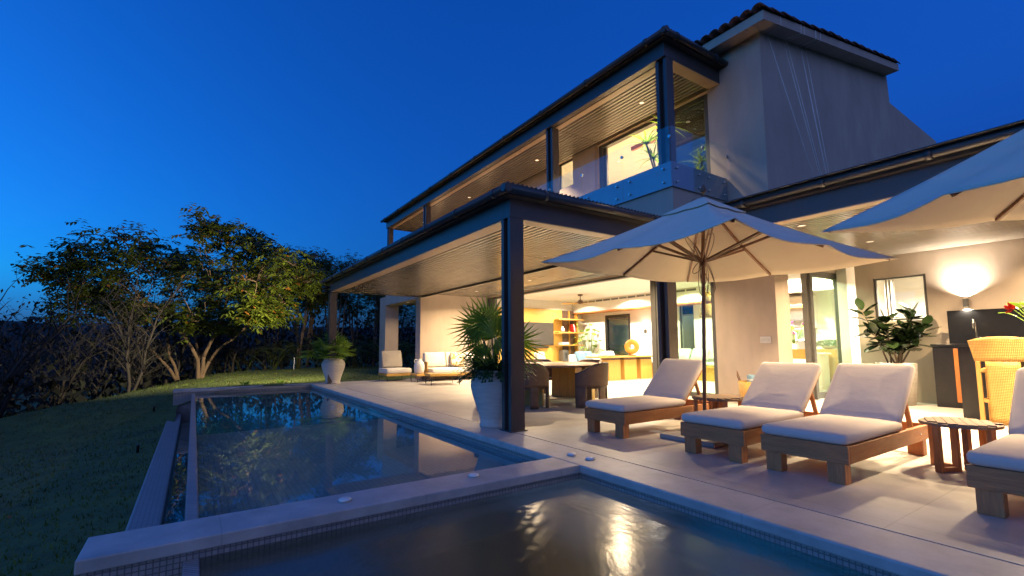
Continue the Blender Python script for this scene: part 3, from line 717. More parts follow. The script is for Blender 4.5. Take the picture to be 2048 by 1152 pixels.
# ------------------------------------------------------------------ umbrellas
def umbrella(name, label, loc, th, a, zr, apex, tilt, pole_off, ropes, group):
    t = thing(name, label, 'umbrella', (loc[0] + pole_off[0], loc[1] + pole_off[1], 0), 0, group)
    off = Vector((-pole_off[0], -pole_off[1], zr)); Rz = Matrix.Rotation(th, 3, 'Z')
    T = Matrix.Rotation(math.atan(tilt[0]), 3, 'Y') @ Matrix.Rotation(-math.atan(tilt[1]), 3, 'X')
    def W(p): return off + T @ (Rz @ Vector(p))
    def rim(k, f):   # k-th half-side, f 0..1 from corner to side middle ... returns plan direction at rim
        cs = [(-a, -a), (0, -a), (a, -a), (a, 0), (a, a), (0, a), (-a, a), (-a, 0)]
        p, q = cs[k], cs[(k + 1) % 8]
        return (p[0] + (q[0] - p[0]) * f, p[1] + (q[1] - p[1]) * f)
    rng = random.Random(9); N = 8; rows = []
    drop = [0.0, 0.055]
    def zat(x, y, s):   # canopy height over the rim plane, s 0 centre..1 rim
        return apex * (1 - s) ** 1.0 - 0.045 * math.sin(PI * min(1, s)) * 0.9
    def surf(s0, s1, n, sag, lift):
        rows = []
        for i in range(n + 1):
            s = s0 + (s1 - s0) * i / n; row = []
            for k in range(8):
                for j in range(N):
                    f = j / N; x, y = rim(k, f); pull = 1 - sag * 0.045 * math.sin(PI * f) * s
                    z = zat(x, y, s) + lift - sag * 0.05 * math.sin(PI * f) * s - 0.035 * (1 if k % 2 == 0 else 1) * (f if k % 2 == 0 else 1 - f) * s
                    row.append(W((x * s * pull, y * s * pull, z)))
            row.append(row[0]); rows.append(row)
        return rows
    m = MB(); m.grid(surf(0.13, 1.0, 12, 1.0, 0.0)); part('canopy', m, 'canvas', t, solid=0.006)
    m = MB(); m.grid(surf(0.015, 0.24, 5, 0.9, 0.024)); part('vent_cap', m, 'canvas', t, solid=0.006)
    hub = W((0, 0, apex + 0.035)); run = W((0, 0, apex - 0.79))
    base = Vector((0, 0, 0))
    part('pole', MB().tube([(0, 0, 0.06), base.lerp(run, 0.5), run, hub + (hub - run).normalized() * 0.02], 0.022, 14), 'umbwood', t)
    part('hub', MB().tube([run + (run - hub).normalized() * 0.05, run + (hub - run).normalized() * 0.05], 0.044, 14), 'umbwood', t)
    up_ = (hub - run).normalized()
    part('finial', MB().tube([hub + up_ * 0.03, hub + up_ * 0.05, hub + up_ * 0.085, hub + up_ * 0.12, hub + up_ * 0.145], [0.018, 0.034, 0.036, 0.018, 0.004], 12), 'umbwood', t)
    for k in range(8):
        x, y = rim(k, 0.0); L = math.hypot(x, y); dz = -0.028
        sagm = -0.035 if k % 2 else 0.0
        p0 = W((x * 0.03, y * 0.03, apex * 0.97 + dz)); p1 = W((x * 0.965, y * 0.965, zat(x, y, 0.965) + dz + sagm * 0.965))
        mid = W((x * 0.5, y * 0.5, zat(x, y, 0.5) + dz + sagm * 0.5))
        part('rib', MB().bar(p0, mid, 0.022, 0.03).bar(mid, p1, 0.022, 0.028), 'umbwood', t)
        at = 0.44 if k % 2 == 0 else 0.56
        q = W((x * at, y * at, zat(x, y, at) + dz - 0.02 + sagm * at)); side = (q - run).cross(up_).normalized() * 0.017
        part('strut', MB().bar(run + side, q + side, 0.012, 0.026).bar(run - side, q - side, 0.012, 0.026), 'umbwood', t)
    part('base_plate', MB().box(-0.40 + 0.03, 0.40, -0.36, 0.36, 0.0, 0.055), 'umbbase', t, bevel=0.008)
    part('base_socket', MB().lathe([(0.05, 0.055), (0.05, 0.08), (0.03, 0.10), (0.03, 0.32)], 16), 'bronze', t)
    for i, (dx, dy, ln, wv) in enumerate(ropes):
        p = []
        for j in range(25):
            f = j / 24; aa = 2 * PI * f
            p.append(run + Vector((dx * (0.5 - 0.5 * math.cos(aa)) + wv * math.sin(aa), dy * (0.5 - 0.5 * math.cos(aa)) - wv * 0.7 * math.sin(aa), -ln * (0.5 - 0.5 * math.cos(aa)) + 0.02)))
        part('cord', MB().tube(p, 0.0045, 5), 'rope', t)
    return t
UG = 'square canvas umbrellas with wooden ribs'
umbrella('patio_umbrella', 'square cream canvas umbrella whose whole pole stands between the first two loungers', (5.10, 3.43), -0.067, 1.42, 2.13, 0.77, (0.026, -0.033), (-0.04, 0.05),
         [(-0.16, -0.10, 0.34, 0.03), (-0.10, 0.06, 0.16, 0.04), (0.10, -0.03, 0.42, 0.06), (-0.06, -0.03, 0.46, 0.05), (0.12, -0.06, 0.36, 0.03), (-0.16, 0.12, -0.30, 0.03), (0.13, -0.05, -0.35, 0.05)], UG)
umbrella('patio_umbrella', 'square cream canvas umbrella at the right edge, only one corner of it in view', (4.887, -0.034), R(-40.4), 1.42, 2.144, 0.77, (-0.082, 0.002), (0.06, 0.0), [(0.1, 0.05, 0.3, 0.04)], UG)

# ------------------------------------------------------------------ small tables on the terrace
def side_table(label, loc, r, h, rz):
    t = thing('side_table', label, 'side table', loc, rz, 'round teak side tables between loungers')
    m = MB(); n = 40
    poly = [(r * math.cos(2 * PI * k / n), r * math.sin(2 * PI * k / n)) for k in range(n)]
    m.prism(poly, h - 0.035, h - 0.012); ws = 0.062; y = -r + 0.006
    while y < r - 0.01:
        y1 = min(y + ws, r - 0.004); xa = math.sqrt(max(0, (r - 0.004) ** 2 - max(abs(y), abs(y1)) ** 2))
        if xa > 0.03: m.box(-xa, xa, y, y1 - 0.004, h - 0.0119, h)
        y = y1
    part('tabletop', m, 'teak_grey', t)
    for k in range(4):
        an = PI / 4 + k * PI / 2; d = Vector((math.cos(an), math.sin(an), 0)); q = Vector((-d.y, d.x, 0))
        L = MB(); rl = r - 0.035
        rot = Matrix((d, q, Vector((0, 0, 1)))).transposed()
        L.obox(d * rl + Vector((0, 0, (h - 0.036) / 2)), (0.038, 0.052, h - 0.036), rot)
        part('leg', L, 'teak_z', t, bevel=0.003)
        L = MB(); L.obox(d * 0.055 + Vector((0, 0, (h - 0.036) / 2)), (0.034, 0.045, h - 0.036), rot)
        L.obox(d * (rl / 2 + 0.027) + Vector((0, 0, 0.022)), (rl - 0.092, 0.036, 0.036), rot)
        part('inner_frame', L, 'teak_z', t, bevel=0.003)
    return t
side_table('slatted round teak side table casting an oval shadow, right of the third lounger', (5.60, 1.335, 0), 0.275, 0.43, 0.35)
side_table('dark round side table half hidden behind the umbrella pole', (5.62, 3.66, 0), 0.31, 0.45, 0.1)

# white pebble like discs on the coping
for (x, y, lab) in ((0.954, 3.603, 'white round disc lying leftmost on the coping between the pools'), (2.031, 3.637, 'white round disc on the coping between the pools, near the pool corner'),
                    (3.232, 3.753, 'white round disc on the terrace side coping, left of the pair'), (3.259, 3.511, 'white round disc on the terrace side coping, right of the pair')):
    d = thing('light_disc', lab, 'disc', (x, y, 0.0), 0, 'small white discs on the coping')
    part('shell', MB().lathe([(0.040, 0.0), (0.046, 0.010), (0.040, 0.019), (0.024, 0.024), (0.0005, 0.026)], 24), 'white', d)
    part('rim', MB().lathe([(0.0462, 0.004), (0.049, 0.006), (0.0462, 0.009)], 24, cap=False), 'steel', d)

# ------------------------------------------------------------------ planters and palms
JAR = [(0.20, 0.0), (0.225, 0.0), (0.225, 0.03), (0.208, 0.045), (0.222, 0.12), (0.27, 0.28), (0.325, 0.44), (0.348, 0.55), (0.343, 0.62), (0.305, 0.69), (0.275, 0.715), (0.272, 0.735), (0.30, 0.755), (0.305, 0.77), (0.28, 0.775), (0.255, 0.76), (0.25, 0.70)]
def jar(label, loc):
    t = thing('clay_jar', label, 'planter', loc, 0, 'large limewashed clay jars by the pool')
    part('vessel', MB().lathe(JAR, 48, cap=False), 'jar', t); part('soil', MB().lathe([(0.252, 0.70), (0.12, 0.725), (0.0005, 0.73)], 24), 'soil', t)
    return t
def fan_leaf(mb, c, d, up_, r, n=22, spread=300, droop=0.15, split=0.45, rng=random):
    """pleated fan of narrow pointed segments"""
    d = d.normalized(); s = d.cross(up_).normalized(); nrm = s.cross(d).normalized()
    for k in range(n):
        a = R(-spread / 2 + spread * k / (n - 1)); u = d * math.cos(a) + s * math.sin(a); v = -d * math.sin(a) + s * math.cos(a)
        L = r * rng.uniform(0.86, 1.05) * (0.72 + 0.28 * math.cos(a / 2)); w_ = r * math.tan(R(spread / n / 2)) * split
        dz = Vector((0, 0, -droop * L * rng.uniform(0.5, 1.5)))
        p0 = c + u * 0.01; m1 = c + u * (L * split) + dz * 0.15; e = c + u * L + dz; rg = nrm * (w_ * 0.5)
        mb.add([p0, m1 + v * w_ - rg, e, m1 - v * w_ - rg, m1 + rg], [(0, 1, 4), (1, 2, 4), (0, 4, 3), (4, 2, 3)])
jar('limewashed clay jar at the far end of the pool, warm light on its right side', (3.64, 15.48, 0))
jar('limewashed clay jar beside the near pergola post, blue in the dusk light', (3.56, 5.75, 0))
t = thing('fan_palm', 'fan palm with tall pointed leaf fans behind the near pergola post', 'palm', (3.56, 5.75, 0.73)); rng = random.Random(3)
PR = Vector((0.831, -0.556, 0)); PF = Vector((0.556, 0.831, 0))
for (x, z, ax, az, tilt, r) in ((-0.26, 0.66, -0.8, 0.7, 0.0, 0.42), (-0.08, 0.74, -0.2, 1.0, 0.2, 0.48), (-0.18, 0.44, -1.0, 0.25, 0.5, 0.44), (0.28, 0.42, 1.0, 0.15, 0.4, 0.46), (-0.14, 0.22, -0.9, -0.25, -0.3, 0.36), (0.0, 0.5, 0.5, 0.5, -1.2, 0.46)):
    d = (PR * ax + Vector((0, 0, az)) + PF * tilt * 0.35).normalized(); c = PR * x + PF * (tilt * 0.16) + Vector((0, 0, z))
    part('stem', MB().tube([(0, 0, -0.03), c * 0.45 + Vector((0, 0, 0.05)), c], [0.016, 0.012, 0.009], 7), 'fern', t)
    f = MB(); nrm = (-PF + Vector((0, 0, 0.15)) + PR * rng.uniform(-.4, .4)); fan_leaf(f, c, d, nrm, r * 1.08, 26, 275, 0.12, 0.40, rng); part('frond', f, 'palm', t)
for k in range(3): part('stem', MB().tube([(0.05 * k - .05, 0.04 * (k - 1), -0.03), (0.06 * k - .06, 0.05 * (k - 1), 0.35)], [0.02, 0.014], 7), 'bark', t)
rng = random.Random(12)
t = thing('bushy_palm', 'bushy low palm overflowing the clay jar at the far pool corner', 'palm', (3.64, 15.48, 0.73))
for k in range(26):
    an = rng.uniform(0, 2 * PI); el = rng.uniform(0.1, 1.45); h = rng.uniform(0.25, 0.75)
    d = Vector((math.cos(an) * math.cos(el), math.sin(an) * math.cos(el), math.sin(el))); c = d * h + Vector((0, 0, 0.05))
    part('leaf_stalk', MB().tube([(0, 0, -0.03), c * 0.5, c], 0.008, 4), 'fern', t)
    f = MB(); fan_leaf(f, c, d + Vector((0, 0, -0.15)), Vector((0.1, 0.1, 1)), rng.uniform(0.34, 0.52), 16, 230, 0.2, 0.45, rng); part('frond', f, 'palm', t)
rng = random.Random(5); f = MB()
for k in range(420):
    an = rng.uniform(0, 2 * PI); ll = rng.uniform(0.16, 0.44); p = Vector((0.18 * math.cos(an), 0.18 * math.sin(an), 0.0)); d = Vector((math.cos(an), math.sin(an), rng.uniform(0.2, 1.3)))
    for j in range(6):
        q = p + d * (ll / 6); d.z -= 0.22; s = d.cross(Vector((0, 0, 1))).normalized() * 0.02
        for sg in (-1, 1): f.add([p, p + s * sg + (q - p) * 0.8 + Vector((0, 0, -0.008)), q], [(0, 1, 2)])
        p = q
fo = part('fern', f, 'fern'); fo.location = (3.56, 5.75, 0.74); tag(fo, 'dark green fern spilling over the rim of the near clay jar', 'fern')

# rubber plant on the bar terrace
rp_ = thing('rubber_plant', 'rubber plant with broad glossy dark leaves under the small bar window', 'plant', (10.85, 3.40, 0)); rng = random.Random(8)
part('pot', MB().lathe([(0.22, 0.0), (0.25, 0.0), (0.30, 0.55), (0.31, 0.74), (0.30, 0.76), (0.27, 0.76), (0.265, 0.66), (0.0005, 0.66)], 32, cap=False), 'jar', rp_)
right = Vector((0.83, -0.556, 0)); fwd_ = Vector((0.556, 0.83, 0))
for (sx, sy, h) in ((-0.52, 0.05, 1.72), (-0.30, -0.15, 1.45), (-0.05, 0.1, 1.58), (0.18, -0.12, 1.38), (0.42, 0.05, 1.68), (0.55, -0.1, 1.42), (0.05, -0.2, 1.2), (-0.45, -0.1, 1.3)):
    tip = right * sx + fwd_ * sy + Vector((0, 0, h)); b0 = Vector((rng.uniform(-.08, .08), rng.uniform(-.08, .08), 0.66)); mid = b0.lerp(tip, 0.55) - Vector((sx * 0.18, 0, 0))
    part('stem', MB().tube([b0, mid, tip], [0.016, 0.013, 0.008], 7), 'bark', rp_)
    for j in range(16):
        fr = 0.30 + 0.7 * j / 15; p = mid.lerp(tip, (fr - 0.4) / 0.6) if fr > 0.4 else b0.lerp(mid, fr / 0.4)
        an = j * 2.4 + sx * 7; el = rng.uniform(-0.45, 0.75) + (0.6 if j > 8 else 0)
        d = Vector((math.cos(an) * math.cos(el), math.sin(an) * math.cos(el), math.sin(el))); s = d.cross(Vector((0, 0, 1))).normalized(); n_ = s.cross(d)
        L = rng.uniform(0.25, 0.34); wd = L * 0.31; rows = []
        for i in range(7):
            q = i / 6; ww = wd * math.sin(PI * (q * 0.94 + 0.03)) ** 0.75; c = p + d * (0.03 + L * q) + n_ * (-0.06 * L * math.sin(PI * q) + 0.0) + Vector((0, 0, -0.16 * L * q * q))
            rows.append([c - s * ww + n_ * ww * 0.3, c, c + s * ww + n_ * ww * 0.3])
        part('leaf', MB().grid(rows), 'rubber', rp_)

# balcony palm
bp = thing('balcony_palm', 'spiky palm standing behind the balcony glass near the corner post', 'palm', (7.75, 6.05, 3.99)); rng = random.Random(2)
part('pot', MB().lathe([(0.17, 0.0), (0.22, 0.34), (0.2, 0.34), (0.19, 0.28), (0.0005, 0.28)], 24), 'jar', bp)
for k in range(3):
    ax = rng.uniform(-.15, .15); ay = rng.uniform(-.1, .35); top = Vector((ax, ay, 1.05 + 0.28 * k))
    part('stem', MB().tube([(0, 0, 0.28), top * 0.6, top], 0.018, 7), 'bark', bp); f = MB()
    for j in range(20):
        an = j * 2.4; el = rng.uniform(-0.2, 1.2); d = Vector((math.cos(an) * math.cos(el), math.sin(an) * math.cos(el), math.sin(el))); s = d.cross(Vector((0, 0, 1))).normalized(); L = rng.uniform(0.4, 0.62)
        rows = []
        for i in range(5):
            q = i / 4; c = top + d * L * q + Vector((0, 0, -0.35 * L * q * q)); ww = 0.022 * (1 - q) ** 0.7 + 0.001; rows.append([c - s * ww, c + s * ww])
        f.grid(rows)
    part('frond', f, 'palm', bp)
# ------------------------------------------------------------------ lounge under the pergola
sofa = thing('outdoor_sofa', 'low teak sofa with white cushions against the lit lounge wall', 'sofa', (7.6, 14.65, 0))
part('base', MB().box(-1.2, 1.2, -0.45, 0.45, 0.16, 0.245), 'oak_x', sofa, bevel=0.006)
for x in (-1.12, 0.0, 1.12):
    for y in (-0.40, 0.38): part('leg', MB().tube([(x, y, 0), (x, y, 0.16)], 0.011, 8), 'blackmetal', sofa)
part('arm_board', MB().box(-1.23, -1.201, -0.1, 0.45, 0.16, 0.62), 'oak', sofa, bevel=0.005)
rotb = Matrix.Rotation(R(-14), 3, 'X')
for i in (0, 1):
    part('seat_cushion', cushion(MB(), 1.17, 0.86, 0.155, (-1.18 + i * 1.185, -0.02, 0.247), puff=0.02), 'sofafab', sofa)
for i in range(3):
    rot = Matrix.Rotation(R(76), 3, 'X'); part('back_cushion', cushion(MB(), 0.76, 0.50, 0.17, (-1.17 + i * 0.79, 0.36, 0.65), rot, puff=0.03), 'sofafab', sofa)
fp = thing('throw_pillow', 'mustard and white floral pillow leaning on the outdoor sofa', 'pillow', (7.55, 14.72, 0.66))
fp.rotation_euler = (R(66), R(8), 0); part('cover', cushion(MB(), 0.52, 0.50, 0.12, (-0.26, 0, 0), puff=0.05), 'floral', fp)
ac = thing('lounge_chair', 'armless lounge chair with taupe back cushion at the lawn edge', 'chair', (5.64, 15.5, 0))
part('base', MB().box(-0.43, 0.43, -0.43, 0.43, 0.165, 0.245), 'oak_x', ac, bevel=0.006)
for x in (-0.40, 0.40):
    for y in (-0.40, 0.40): part('leg', MB().tube([(x, y, 0), (x, y, 0.165)], 0.011, 8), 'blackmetal', ac)
part('seat_cushion', cushion(MB(), 0.86, 0.86, 0.155, (-0.43, 0, 0.247), puff=0.02), 'sofafab', ac)
part('back_cushion', cushion(MB(), 0.70, 0.56, 0.16, (-0.39, 0.33, 0.68), Matrix.Rotation(R(74), 3, 'X'), puff=0.03), 'greyfab', ac)
ct = thing('coffee_table', 'low square teak coffee table on thin black legs', 'coffee table', (6.22, 13.05, 0), R(-12))
part('tabletop', MB().box(-0.46, 0.46, -0.42, 0.42, 0.255, 0.325), 'oak_x', ct, bevel=0.006)
for x in (-0.42, 0.42):
    for y in (-0.38, 0.38): part('leg', MB().tube([(x, y, 0), (x, y, 0.255)], 0.011, 8), 'blackmetal', ct)
tr = thing('tray', 'flat white tray lying on the low coffee table', 'tray', (6.26, 13.12, 0.3255), R(-12))
part('dish', MB().box(-0.25, 0.25, -0.14, 0.14, 0.0, 0.008), 'white', tr); part('rim', MB().box(-0.26, 0.26, -0.15, -0.14, 0, 0.022).box(-0.26, 0.26, 0.14, 0.15, 0, 0.022).box(-0.26, -0.25, -0.14, 0.14, 0, 0.022).box(0.25, 0.26, -0.14, 0.14, 0, 0.022), 'white', tr)
st = thing('sofa_side_table', 'small teak side table at the left end of the outdoor sofa', 'side table', (6.10, 14.45, 0))
part('tabletop', MB().box(-0.24, 0.24, -0.3, 0.3, 0.19, 0.25), 'oak_x', st, bevel=0.005)
for x in (-0.2, 0.2):
    for y in (-0.26, 0.26): part('leg', MB().tube([(x, y, 0), (x, y, 0.19)], 0.011, 8), 'blackmetal', st)
jg = thing('ceramic_jug', 'big white ceramic jug on the little table beside the sofa', 'jug', (6.05, 14.42, 0.25))
part('body', MB().lathe([(0.11, 0), (0.145, 0.03), (0.165, 0.14), (0.165, 0.27), (0.14, 0.36), (0.085, 0.42), (0.07, 0.45), (0.085, 0.475), (0.07, 0.47), (0.055, 0.44), (0.05, 0.40)], 32, cap=False), 'white', jg)
part('handle', MB().tube([(-0.08, 0, 0.45), (-0.14, 0, 0.46), (-0.17, 0, 0.41), (-0.15, 0, 0.36)], 0.016, 8), 'white', jg)
o = thing('wall_socket', 'small white socket plate on the lit lounge wall', 'socket', (7.98, 15.199, 1.18))
part('plate', MB().box(-0.06, 0.06, -0.012, 0, -0.05, 0.05), 'white', o, bevel=0.003); part('insert', MB().box(-0.03, 0.03, -0.0145, -0.0121, -0.03, 0.03), 'paper', o)
o = thing('switch_plate', 'white switch panel on the stucco wall between the two openings', 'switch', (9.049, 4.83, 1.20))
part('plate', MB().box(-0.012, 0, -0.10, 0.10, -0.062, 0.062), 'white', o, bevel=0.003)
for i in range(4): part('button', MB().box(-0.017, -0.0121, -0.082 + i * 0.043, -0.047 + i * 0.043, -0.03, 0.03), 'paper', o)

# ------------------------------------------------------------------ dining set
tc = (6.05, 7.72)
dt = thing('dining_table', 'large round dining table on broad plank legs under the pergola', 'table', (tc[0], tc[1], 0))
part('tabletop', MB().lathe([(0.0005, 0.705), (1.05, 0.705), (1.10, 0.725), (1.10, 0.745), (1.09, 0.75), (0.0005, 0.75)], 64, cap=False), 'tabletop', dt)
for k in range(4):
    an = R(-62 + 90 * k); d = Vector((math.cos(an), math.sin(an), 0)); q = Vector((-d.y, d.x, 0)); rot = Matrix((d, q, Vector((0, 0, 1)))).transposed()
    m = MB()
    for j in (-1, 0, 1): m.obox(d * 0.86 + q * (j * 0.185) + Vector((0, 0, 0.352)), (0.07, 0.18, 0.704), rot)
    part('plank_leg', m, 'oak', dt, bevel=0.004)
def tub_chair(label, loc, rz):
    t = thing('wicker_armchair', label, 'chair', loc, rz, 'dark wicker tub chairs round the dining table')   # faces +x
    def pt(a, z, k=0.0):
        f = 1 + 0.16 * max(0.0, z - 0.42) * math.cos(a / 2) ** 2
        return (-(0.30 + k) * math.cos(a) * f, (0.295 + k) * math.sin(a) * (1 + 0.03 * z), z)
    def top(a): return 0.60 + 0.185 * smooth(2.2, 0.75, abs(a))
    def shell(a0, a1, zb, zt, n=20, nz=6):
        m = MB(); rows = []; m.uv = []
        for i in range(nz + 1):
            row = []
            for j in range(n + 1):
                a = a0 + (a1 - a0) * j / n; z0 = zb(a); z1 = zt(a); row.append(pt(a, z0 + (z1 - z0) * i / nz)); m.uv.append((a * 0.9, i / nz))
            rows.append(row)
        m.grid(rows); return m
    part('tub_shell', shell(-2.2, 2.2, lambda a: 0.385, top, 40, 8), 'wicker', t, solid=0.035)
    for (a0, a1) in ((-2.2, -1.55), (1.55, 2.2), (-0.86, -0.42), (0.42, 0.86)):
        part('leg', shell(a0, a1, lambda a: 0.0, lambda a: 0.384, 8, 4), 'wicker', t, solid=0.035)
    m = MB(); n = 28; poly = [pt(-2.2 + 4.4 * j / n, 0, -0.02)[:2] for j in range(n + 1)]; m.prism(poly, 0.34, 0.40); part('seat', m, 'wicker', t)
    p = [Vector(pt(-2.2 + 4.4 * j / 40, top(-2.2 + 4.4 * j / 40))) for j in range(41)]
    part('rim', MB().tube(p, 0.021, 8), 'wicker', t)
    return t
for (lab, an, rr, face) in (('dark wicker tub chair with its back to the camera, right front of the dining table', -88, 1.16, 128), ('dark wicker tub chair beside the near pergola post, left front of the dining table', -146, 1.08, 30),
                      ('dark wicker tub chair on the house side of the dining table', 5, 1.12, 185), ('dark wicker tub chair on the far side of the dining table, only its top showing', 62, 1.15, 242), ('dark wicker tub chair on the pool side of the dining table, hidden by the post', 152, 1.15, -28)):
    a = R(an); o = tub_chair(lab, (tc[0] + rr * math.cos(a), tc[1] + rr * math.sin(a), 0), R(face)); o.scale = (1.1, 1.1, 1.0)

# ------------------------------------------------------------------ living room
tvp = part('wood_panel', MB().box(9.26, 12.62, 15.12, 15.199, 0.006, 2.60), 'oak', villa, True)
tv = thing('television', 'large flat television on the golden wood wall', 'television', (11.35, 15.10, 1.60))
part('screen', MB().box(-0.74, 0.74, -0.045, -0.04, -0.43, 0.43), 'tv', tv); part('case', MB().box(-0.76, 0.76, -0.0399, 0.018, -0.45, 0.45), 'blackmetal', tv, bevel=0.004); part('soundbar', MB().box(-0.5, 0.5, -0.06, 0.018, -0.56, -0.49), 'blackmetal', tv, bevel=0.01)
sh = thing('shelf_unit', 'tall open shelf unit with dark uprights beside the television', 'shelf', (12.8, 15.0, 0))
part('upright', MB().box(-0.15, 0.14, 0.12, 0.199, 0.01, 2.58), 'oakdark', sh); part('upright', MB().box(0.22, 0.48, 0.12, 0.199, 0.01, 2.58), 'oakdark', sh); part('post', MB().box(0.16, 0.20, 0.08, 0.199, 0.01, 2.58), 'oak', sh); part('post', MB().box(0.50, 0.58, 0.0, 0.199, 0.01, 2.58), 'oak', sh)
for z in (2.17, 1.63, 1.12): part('shelf_board', MB().box(-0.62, 0.72, -0.22, 0.079, z, z + 0.045), 'oak_x', sh, bevel=0.003)
part('plinth', MB().box(-0.62, 0.12, -0.24, 0.079, 0.01, 0.48), 'oak', sh)
o = thing('vase', 'little white vase on the middle shelf', 'vase', (12.46, 14.9, 1.676)); part('body', MB().lathe([(0.05, 0), (0.085, 0.06), (0.07, 0.14), (0.03, 0.19), (0.035, 0.23)], 20), 'white', o)
o = thing('books', 'red and white books leaning on the middle shelf', 'book', (12.95, 14.9, 1.676))
for i, (mm, a) in enumerate((('red', 12), ('paper', 14), ('red', 18))): part('book', MB().obox((i * 0.06, 0, 0.17), (0.03, 0.2, 0.32), Matrix.Rotation(R(-a), 3, 'Y')), mm, o)
o = thing('book_stack', 'flat stack of white books on the lowest shelf', 'book', (12.5, 14.9, 1.166))
for i in range(3): part('book', MB().box(-0.2 + i * 0.02, 0.18, -0.13, 0.13, i * 0.035, i * 0.035 + 0.032), 'paper', o)
o = thing('loudspeaker', 'grey box loudspeaker on the low plinth of the shelf unit', 'speaker', (12.5, 14.9, 0.481)); part('cabinet', MB().box(-0.14, 0.14, -0.14, 0.14, 0, 0.46), 'frame', o, bevel=0.01); part('slot', MB().box(-0.025, 0.025, -0.146, -0.1405, 0.12, 0.34), 'blackmetal', o)
fan = thing('ceiling_fan', 'wooden ceiling fan with three blades in the living room', 'fan', (11.55, 12.8, 2.97))
part('canopy_cup', MB().lathe([(0.0005, -0.001), (0.09, -0.001), (0.085, -0.05), (0.02, -0.06)], 20), 'oakdark', fan); part('rod', MB().tube([(0, 0, -0.05), (0, 0, -0.22)], 0.015, 10), 'oakdark', fan)
part('motor', MB().lathe([(0.03, -0.19), (0.07, -0.22), (0.13, -0.28), (0.13, -0.32), (0.05, -0.35)], 24), 'oakdark', fan)
for k in range(3):
    a = R(25 + 120 * k); d = Vector((math.cos(a), math.sin(a), 0)); s = Vector((-d.y, d.x, 0)); rows = []
    for i in range(7):
        q = i / 6; c_ = d * (0.1 + 0.58 * q) + Vector((0, 0, -0.335)); ww = 0.055 + 0.035 * math.sin(PI * q); rows.append([c_ - s * ww + Vector((0, 0, -0.016)), c_ + s * ww + Vector((0, 0, 0.016))])
    part('blade', MB().grid(rows), 'oak_x', fan, solid=0.012)
cs = thing('console_table', 'long wooden console on three block legs behind the dining table', 'console', (11.75, 11.0, 0))
part('tabletop', MB().box(-1.37, 1.37, -0.32, 0.32, 0.73, 0.775), 'oak_x', cs, bevel=0.004)
for (a, b_) in ((-0.80, -0.28), (-0.10, 0.48), (0.68, 1.24)):
    part('block_leg', MB().box(a, b_, -0.15, 0.25, 0.006, 0.655), 'oak', cs, bevel=0.008); part('spacer', MB().box(a, b_, -0.13, 0.23, 0.656, 0.729), 'oakdark', cs)
o = thing('ring_sculpture', 'amber ring sculpture standing on the console', 'sculpture', (12.08, 10.9, 0.775), R(-50))
m = MB(); n = 40; rows = []
for i in range(n + 1):
    a = 2 * PI * i / n; row = []
    for j in range(13):
        b_ = 2 * PI * j / 12; r = 0.155 + 0.085 * math.cos(b_); row.append((r * math.cos(a), 0.035 * math.sin(b_), 0.30 + r * 1.02 * math.sin(a)))
    rows.append(row)
part('ring', m.grid(rows), 'amber', o); part('stem', MB().tube([(0, 0, 0.03), (0, 0, 0.07)], 0.03, 10), 'amber', o); part('base', MB().box(-0.12, 0.12, -0.07, 0.07, 0, 0.035), 'orangewood', o, bevel=0.004)
o = thing('serving_board', 'flat orange wood board lying on the left part of the console', 'board', (11.0, 10.92, 0.7755)); part('slab', MB().box(-0.35, 0.35, -0.12, 0.12, 0, 0.03), 'orangewood', o, bevel=0.006); part('grip', MB().tube([(0.36, 0, 0.015), (0.42, 0, 0.015)], 0.012, 8), 'orangewood', o)
ls = thing('living_sofa', 'white living room sofa seen above the console', 'sofa', (12.3, 12.7, 0.006))
part('base', MB().box(-1.1, 1.0, -0.42, 0.42, 0.0, 0.3), 'sofafab', ls, bevel=0.03); part('seat_cushion', cushion(MB(), 2.06, 0.8, 0.16, (-1.08, 0, 0.302)), 'sofafab', ls); part('backrest', MB().box(-1.1, 1.0, 0.24, 0.42, 0.31, 0.80), 'sofafab', ls, bevel=0.05)
for (x, mm, lab) in ((-0.95, 'bluefab', 'blue pillow at the left end of the white living room sofa'), (-0.62, 'bluefab', 'second blue pillow on the white living room sofa, right of the first'), (0.5, 'sofafab', 'white pillow on the right half of the living room sofa')):
    o = thing('throw_pillow', lab, 'pillow', (12.3 + x, 12.66, 0.70)); o.rotation_euler = (R(64), 0, 0); part('cover', cushion(MB(), 0.42, 0.40, 0.11, (-0.2, 0, 0), puff=0.04), mm, o)
ar = thing('armchair', 'wooden frame armchair with a white throw over its back', 'chair', (10.2, 12.9, 0.006), R(-60))
part('seat', cushion(MB(), 0.66, 0.62, 0.14, (-0.33, 0, 0.30)), 'sofafab', ar); part('back', MB().obox((-0.32, 0, 0.66), (0.09, 0.6, 0.5), Matrix.Rotation(R(-12), 3, 'Y')), 'sofafab', ar, bevel=0.03)
for y in (-0.34, 0.34): part('arm_frame', MB().bar((-0.3, y, 0.58), (0.32, y, 0.56), 0.05, 0.03).bar((-0.28, y, 0), (-0.3, y, 0.56), 0.04, 0.04, (0, 1, 0)).bar((0.3, y, 0), (0.3, y, 0.54), 0.04, 0.04, (0, 1, 0)), 'oak', ar)
part('throw', MB().grid([[(-0.44 + 0.02 * math.sin(y * 30), y, z) for y in [i * 0.05 - 0.28 for i in range(11)]] for z in (0.5, 0.7, 0.88)] ), 'white', ar, solid=0.02)
rng = random.Random(21)
mp = thing('indoor_plant', 'leafy potted plant in front of the back glass door', 'plant', (13.1, 14.05, 0.006))
part('pot', MB().lathe([(0.16, 0), (0.2, 0.4), (0.18, 0.4), (0.17, 0.34), (0.0005, 0.34)], 24), 'white', mp)
